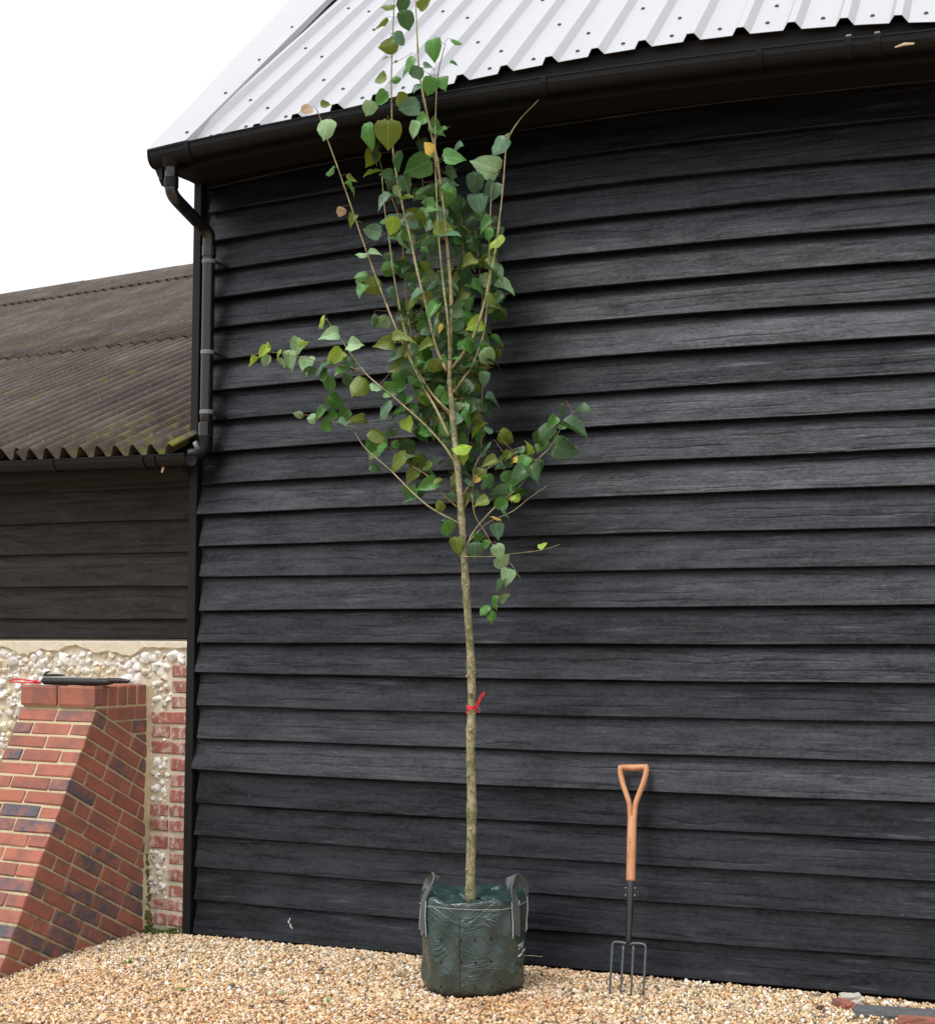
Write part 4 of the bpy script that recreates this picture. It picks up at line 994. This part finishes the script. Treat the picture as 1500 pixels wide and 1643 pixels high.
LEAVES = '''625,6,22,180,o 648,8,26,250,d 680,7,24,30,o 652,30,32,280,d 610,32,28,200,o 640,63,26,330,b 623,72,34,180,o 617,93,11,200,g 650,102,36,240,g 693,73,32,260,g 732,64,19,0,g 728,102,14,350,g
690,105,22,40,b 610,126,27,180,o 635,127,15,10,g 690,137,32,250,g 710,133,24,300,g 667,115,28,200,b 670,142,20,220,b 492,177,22,220,r 522,168,17,20,o 522,203,34,250,p 593,173,26,240,p 613,158,30,200,g
647,160,26,0,o 658,172,34,200,b 587,213,38,250,g 623,213,46,270,o 607,243,42,250,d 643,260,34,300,d 673,193,28,190,g 667,207,28,230,p 682,240,28,260,d 688,238,20,150,a 728,252,38,10,g 673,267,48,200,g
600,275,34,190,y 528,273,22,200,g 562,288,20,320,o 563,300,24,340,g 547,340,17,250,r 567,353,22,230,o 574,352,14,10,o 600,372,30,170,b 630,360,30,250,y 617,352,18,200,g 620,318,34,200,b 637,342,32,180,b
673,347,46,350,o 687,325,24,180,g 675,308,26,0,g 653,317,24,10,o 710,297,36,0,d 733,325,30,0,b 650,293,30,300,d 643,380,36,170,g 717,373,38,20,b 683,388,30,200,g 743,380,36,350,g 782,360,30,220,g 743,363,28,330,d
800,230,36,240,b 783,267,46,170,p 762,293,38,260,b 788,307,40,260,b 767,323,36,280,b 753,333,24,340,d 817,217,12,60,o
405,578,19,270,y 424,563,22,220,y 431,559,16,80,y 427,578,23,240,p 446,567,17,200,y 465,575,33,270,p 475,556,33,230,p 486,552,18,10,y 450,583,20,200,p 493,585,35,260,p 497,597,28,200,d 517,584,34,180,b 516,600,24,250,g
539,572,34,220,y 553,594,34,190,g 530,616,29,260,g 559,610,26,250,d 512,513,27,215,y 533,535,28,190,p 568,553,30,0,p 562,581,26,300,d 579,618,38,225,o 605,618,26,10,p 538,644,34,330,g 516,661,24,220,g 532,666,24,220,g
498,671,22,170,p 481,666,17,170,p 552,667,29,240,g 523,684,23,190,g 549,678,22,350,b 574,676,33,170,o 606,695,34,330,o 615,653,37,230,b 630,624,34,10,g 645,635,26,330,d 637,662,30,190,g 624,688,30,200,b 631,697,14,20,g
610,715,28,250,g 635,713,16,300,g 641,589,37,200,o 637,572,26,180,b 622,550,28,190,o 643,543,36,10,o 610,517,35,220,p 597,513,22,250,d 632,473,29,330,b 581,465,27,240,g 581,442,23,190,g 576,452,12,250,p 599,459,32,200,o
583,405,19,170,p 600,407,21,10,p 622,431,30,10,g 647,434,40,250,d 704,505,25,200,y 694,523,29,230,b 710,527,15,270,a 743,498,25,330,p 747,510,30,350,d 749,488,36,10,d 739,534,15,20,p 716,552,24,260,b 751,556,30,320,g
706,541,25,190,g 729,576,20,20,g 738,595,23,280,b 764,587,22,170,b 777,591,23,300,o 788,577,25,20,d 791,642,30,350,b 769,688,34,210,y 785,688,17,20,b 739,716,32,20,y 793,436,40,330,d 809,453,32,350,p 795,477,36,330,o
774,419,28,240,o 774,403,26,280,b 749,438,44,250,d 743,467,44,200,d 749,411,40,300,d 737,390,34,200,d 689,390,30,190,g 669,469,25,210,b 664,483,29,220,o 693,448,30,200,o 687,430,34,10,g 700,587,26,250,o 683,556,28,200,o
743,624,28,330,o 760,608,26,340,d 756,664,32,350,o 758,650,30,20,b 903,657,21,260,d 935,653,23,0,d 886,676,22,240,g 905,678,25,20,g 921,688,46,340,d 876,690,30,220,d 861,705,28,200,d 872,699,30,190,d 903,720,39,340,d
867,707,28,230,g 899,707,22,20,g 847,720,22,80,y 840,743,29,240,g 827,737,15,200,a 831,723,23,170,b 812,732,23,190,o 833,760,35,200,d 856,757,30,300,d 787,740,25,200,o 783,772,25,280,g 781,779,21,300,b 764,769,15,250,a
751,776,19,180,b 803,808,25,200,g 813,819,23,330,b 805,791,30,180,d 827,795,23,60,y 796,829,17,0,a 797,851,27,290,b 767,867,26,260,g 763,883,27,270,b 779,873,15,280,g 717,848,29,280,g 716,837,15,150,b 732,875,29,270,o
704,813,21,220,o 800,885,26,290,p 807,904,28,290,p 815,923,26,275,p 801,933,25,200,d 812,963,23,260,p 796,967,22,240,g 777,976,19,210,g 788,987,19,280,g 872,876,17,60,y 688,777,32,190,g 661,763,28,230,o 637,737,37,190,o
671,740,25,270,o 687,749,19,230,o 611,716,23,200,g 633,713,13,100,g 655,727,21,20,b 703,739,19,80,b 743,733,22,250,y 703,771,17,190,o 749,800,22,250,o 773,805,25,200,o'''
for tok in LEAVES.split():
    a = tok.split(','); px, py, Lp, an, kd = float(a[0]), float(a[1]), float(a[2]), float(a[3]), a[4]
    d2 = ((APX-(px, py))**2).sum(1); j = int(np.argmin(d2)); c = ony(px, py, AP[j][1]+random.uniform(-.06, .02))
    if py < 240: c = ony(px, py, min(AP[j][1]+random.uniform(-.05, .02), -.62+.0))
    add_leaf(c, R(an)+random.uniform(-.15, .15), Lp*1.0/PXM, kd, random.uniform(-.35, 1.25), AB[j])
# inner foliage carried on the stems behind
inner = [(bi, i) for bi, (o, path) in enumerate(branches) for i in range(2, len(path))]
cnt = 0; tries = 0
def dens(x, y):
    if y < 150 or y > 800: return 0
    if y < 300: return .28 if 590 < x < 760 else 0
    if y < 700:
        cx = 712+(700-y)*.02; hw = 95 if y < 620 else 80
        return max(0, 1-(abs(x-cx)/hw)**3)
    return .28 if 620 < x < 840 else .1
while cnt < 380 and tries < 9000:
    tries += 1; bi, i = random.choice(inner)
    p = branches[bi][1][i]+np.array([random.gauss(0, .05), random.uniform(-.02, .13), random.gauss(0, .045)])
    if p[1] > -.06: p[1] = -.06-random.random()*.08
    q = p-CAM; x = 750+F*(q@RT)/(q@FW); y = 821.5-F*(q@UP)/(q@FW)
    if random.random() > dens(x, y): continue
    kd = random.choices('dgobpy', [.36, .26, .13, .15, .07, .03])[0]  # pale and bluish shares put sky-lit leaf faces into the colour
    add_leaf(p, random.choice([R(200), R(340), R(270), R(230), R(310)])+random.uniform(-.5, .5), random.uniform(19, 32)/PXM, kd, random.uniform(-.3, 1.2), bi); cnt += 1
stalks = []
for L_, m, kd, sh, bi in leaves:
    b0 = np.array(m.translation); P_ = np.array(branches[bi][1]); dd = ((P_-b0)**2).sum(1); j = int(np.argmin(dd)); q = P_[j]; g_ = np.linalg.norm(q-b0)
    if g_ < .004 or g_ > .13: continue
    td = np.array(m.col[1][:3]); td /= np.linalg.norm(td)
    stalks.append(tube([b0+td*L_*.06, b0-td*min(.02, g_*.3), (b0-td*min(.03, g_*.45))*.45+q*.55+np.array([0, 0, -.006]), q], [.0011, .0009, .0011, .0014], 4, cap=False))
st = part('leaf_stalks', *join(*stalks), M['stalk'], tree); st['kind'] = 'stuff'
leaves.sort(key=lambda l: -l[0])
for L_, m, kd, sh, bi in leaves[:300]: link('leaf', LME[kd][sh], branches[bi][0], m)
me = bpy.data.meshes.new('small_leaves'); kinds = list(LEAFM); V = []; Fc = []; mi = []; UVV = []
for k in kinds: me.materials.append(LEAFM[k])
for L_, m, kd, sh, bi in leaves[300:]:
    link_local = [m @ Vector(v) for v in SH[sh][0]]; o = len(V)
    V += [tuple(p) for p in link_local]; UVV += list(SH[sh][0]); Fc += [tuple(i+o for i in f) for f in SH[sh][1]]; mi += [kinds.index(kd)]*len(SH[sh][1])
if V:
    L0 = W[tree.name]; me.from_pydata([(p[0]-L0[0], p[1]-L0[1], p[2]-L0[2]) for p in V], [], Fc); blade_uv(me, UVV); me.polygons.foreach_set('material_index', mi); me.polygons.foreach_set('use_smooth', [True]*len(mi)); me.update()
    o = link('small_leaves', me, tree, Matrix.Translation(L0)); o['kind'] = 'stuff'

# red tape tied round the trunk
c = tpt(756, 1135, .0)
tape = thing('red_tape', tuple(c), 'red plastic tape tied round the young tree trunk', 'tape')
rt = .0215
ring = [(c[0]+rt*math.cos(a), c[1]+rt*math.sin(a), c[2]+.002*math.sin(2*a)) for a in np.linspace(0, 2*math.pi, 17)]
V, Fc = strap(ring, UPV, .0085, .0012); part('band', V, Fc, M['red'], tape)
def tpx(px, py, dy=-.022): return tpt(px, py, dy)
part('tail', *strap(catmull([tpx(764, 1134), tpx(768, 1126), tpx(772, 1116), tpx(776, 1111), tpx(774, 1117)], 3), RT*.5+UP*.5, .006, .0008), M['red'], tape)
part('bow', *strap(catmull([tpx(764, 1133), tpx(769, 1137), tpx(770, 1142), tpx(766, 1142), tpx(763, 1137)], 3), FW, .007, .0008), M['red'], tape)
part('tail', *strap([tpx(752, 1139), tpx(749, 1143), tpx(748, 1145)], RT, .004, .0008), M['red'], tape)

# ------------------------------------------------------------------ garden fork
fb = onz(1007, 1598, gz(2.48, -.37)); ft = ony(1016, 1227, -.030)
fork = thing('garden_fork', tuple(fb), 'wooden handled garden fork leaning against the black boards', 'garden fork')
av = ft-fb; FL = np.linalg.norm(av); av /= FL; au = np.array([1., 0, 0]); au -= av*np.dot(au, av); au /= np.linalg.norm(au); an_ = np.cross(au, av)
K = FL/1395.0
def fk(u, v, d=0): return ft+au*((u)*K)-av*(v*K)+an_*d            # u px from the axis, v px down from the grip (zoomed trace)
wood = []
sh_path = [fk(0, 725), fk(0, 715), fk(0, 500), fk(0, 345), fk(-1, 325)]
hd = part('handle', *tube(sh_path, [.0195, .0215, .0215, .0215, .018], 14), M['wood'], fork, smooth=True)
for sg in (-1, 1):
    pth = catmull([fk(sg*13, 350), fk(sg*15, 300), fk(sg*20, 250), fk(sg*40, 190), fk(sg*66, 120), fk(sg*82, 60), fk(sg*84, 18)], 5)
    part('handle_arm', *tube(pth, list(np.interp(np.linspace(0, 1, len(pth)), [0, .2, .5, 1], [.0115, .0125, .0125, .0135])), 10, flat=1.25), M['wood'], fork, smooth=True)
part('grip', *tube([fk(-97, 15), fk(-93, 16), fk(-50, 17), fk(0, 20), fk(50, 17), fk(93, 16), fk(97, 15)], [.010, .0125, .0145, .0165, .0145, .0125, .010], 12, flat=1.15), M['wood'], fork, smooth=True)
sk = part('socket', *tube([fk(0, 722), fk(0, 730), fk(-1, 860), fk(-3, 1000), fk(-4, 1085), fk(-4, 1100)], [.0185, .0195, .0165, .0140, .0135, .010], 14), M['blackmetal'], fork, smooth=True)
for sg in (-1, 1):
    part('strap_edge', *tube([fk(sg*26, 726), fk(sg*25, 820)], [.004, .003], 6), M['blackmetal'], fork)
    for v in (765, 808): part('rivet', *tube([fk(sg*26, v, .0), fk(sg*31, v, 0)], .0035, 8), M['chrome'], fork)
for u0, u1, hh in ((-104, -114, 0), (-35, -46, 0), (27, 18, 0), (103, 94, 0)):
    a = fk(u0*.98, 1110); pth = [fk(u0, 1106), fk(u0-1, 1130), fk((u0+u1)/2, 1250), fk(u1+2, 1360), fk(u1, 1425)]
    part('tine', *tube(pth, [.0058, .0062, .0060, .0052, .002], 8, flat=.8), M['tine'], fork, smooth=True)
part('crossbar', *tube(catmull([fk(-105, 1120), fk(-103, 1100), fk(-90, 1088), fk(-55, 1088), fk(-20, 1094), fk(0, 1100), fk(20, 1094), fk(55, 1092), fk(88, 1096), fk(101, 1106), fk(103, 1122)], 4), .0062, 8), M['tine'], fork, smooth=True)
mk = []
for i in range(9): mk.append(tube([fk(-6, 468+i*8.5, .0212), fk(random.choice([3, 5]), 468+i*8.5+random.uniform(-2, 2), .0212)], .0007, 4))
b_ = part('maker_mark', *join(*mk), M['soil'], fork)

# ------------------------------------------------------------------ small things on the ground
def blocky(name, c, dims, rz, mat, seed, label, cat, jit=.12, rx=0):
    v, f = box(-.5, .5, -.5, .5, -.5, .5); me = mesh_of(name, v, f, M[mat]); bm = bmesh.new(); bm.from_mesh(me)
    bmesh.ops.subdivide_edges(bm, edges=bm.edges[:], cuts=3, use_grid_fill=True); r = random.Random(seed)
    for q in bm.verts:
        l = q.co.length; q.co = q.co*(1-.20*max(0, l-.62)); q.co += Vector((r.uniform(-1, 1), r.uniform(-1, 1), r.uniform(-1, 1)))*jit*.3
        q.co = Vector((q.co[0]*dims[0], q.co[1]*dims[1], q.co[2]*dims[2]))
    bm.to_mesh(me); bm.free()
    o = link(name, me, None, Matrix.Translation(c) @ Matrix.Rotation(rz, 4, 'Z') @ Matrix.Rotation(rx, 4, 'X')); return tag(o, label, cat)
blocky('paving_slab', (3.62, -.20, -.016), (.40, .13, .045), R(6), 'slate', 1, 'grey stone slab half buried in gravel beside the barn wall', 'slab', .05)
blocky('brick_fragment', (3.375, -.185, 0), (.10, .055, .04), R(-48), 'brick1', 2, 'small broken red brick beside the pale rounded stone', 'brick')
blocky('brick_fragment', (3.70, -.345, -.004), (.17, .05, .05), R(6), 'brick1', 3, 'long red brick edge lying in front of the grey slab', 'brick')
blocky('pale_stone', (3.395, -.105, .004), (.085, .075, .05), R(20), 'cobble', 4, 'pale rounded stone resting at the foot of the black wall', 'stone', .18)
def weed(px, py, n, s, seed, label):
    c = onz(px, py, -.0); c[2] = gz(c[0], c[1]); r = random.Random(seed); t = thing('weed_sprout', tuple(c), label, 'weed', None)
    for i in range(n):
        a = r.uniform(0, 6.28); L_ = s*r.uniform(.6, 1); d = np.array([math.cos(a), math.sin(a), 0]); sd_ = np.array([-d[1], d[0], 0])
        p1 = c+d*L_*.5+UPV*L_*r.uniform(.4, .8); p2 = c+d*L_+UPV*L_*r.uniform(.3, .7)
        V = [c-sd_*.002, c+sd_*.002, p1-sd_*L_*.28, p1+sd_*L_*.28, p2, c-UPV*.001, p1-UPV*.002]
        part('leaf', V, [(0, 1, 3, 2), (2, 3, 4), (0, 2, 6, 5), (1, 5, 6, 3), (2, 4, 6), (3, 6, 4)], M['weed'], t)
weed(205, 1542, 7, .035, 1, 'tiny green weed growing near the foot of the brick buttress')
weed(292, 1586, 6, .03, 2, 'small weed sprout in gravel between buttress and planting bag')
weed(451, 1596, 5, .028, 3, 'two-leaf pale weed seedling beside a dark dead leaf')
weed(527, 1606, 5, .032, 4, 'green weed seedling in gravel left of planting bag')
def dry(px, py, s, rz, seed, label):
    c = onz(px, py, 0); c[2] = gz(c[0], c[1])+.012; me = mesh_of('dry_leaf', SH[seed % 6][0], SH[seed % 6][1], M['drymat'], True)
    o = link('dry_leaf', me, None, Matrix.Translation(c) @ Matrix.Rotation(rz, 4, 'Z') @ Matrix.Rotation(.25, 4, 'X') @ Matrix.Diagonal((s*.7, s, s, 1))); tag(o, label, 'dead leaf')
M['drymat'] = simple('brown_dead_leaf', (.075, .04, .022), .8, nscale=4)
dry(455, 1611, .05, 1.2, 1, 'dark curled dead leaf lying beside the pale weed seedling')
dry(1316, 1617, .045, .3, 2, 'dark dead leaf on gravel left of broken red brick')
a = ony(840, 1533, -.012); b_ = ony(870, 1535, -.012)
tag(part('straw', *tube([a, (a+b_)/2+np.array([0, -.003, .002]), b_], [.0012, .0014, .001], 5), M['stem'], None, loc=tuple(a)), 'short dry straw stuck on the lowest board beside the bag', 'straw')
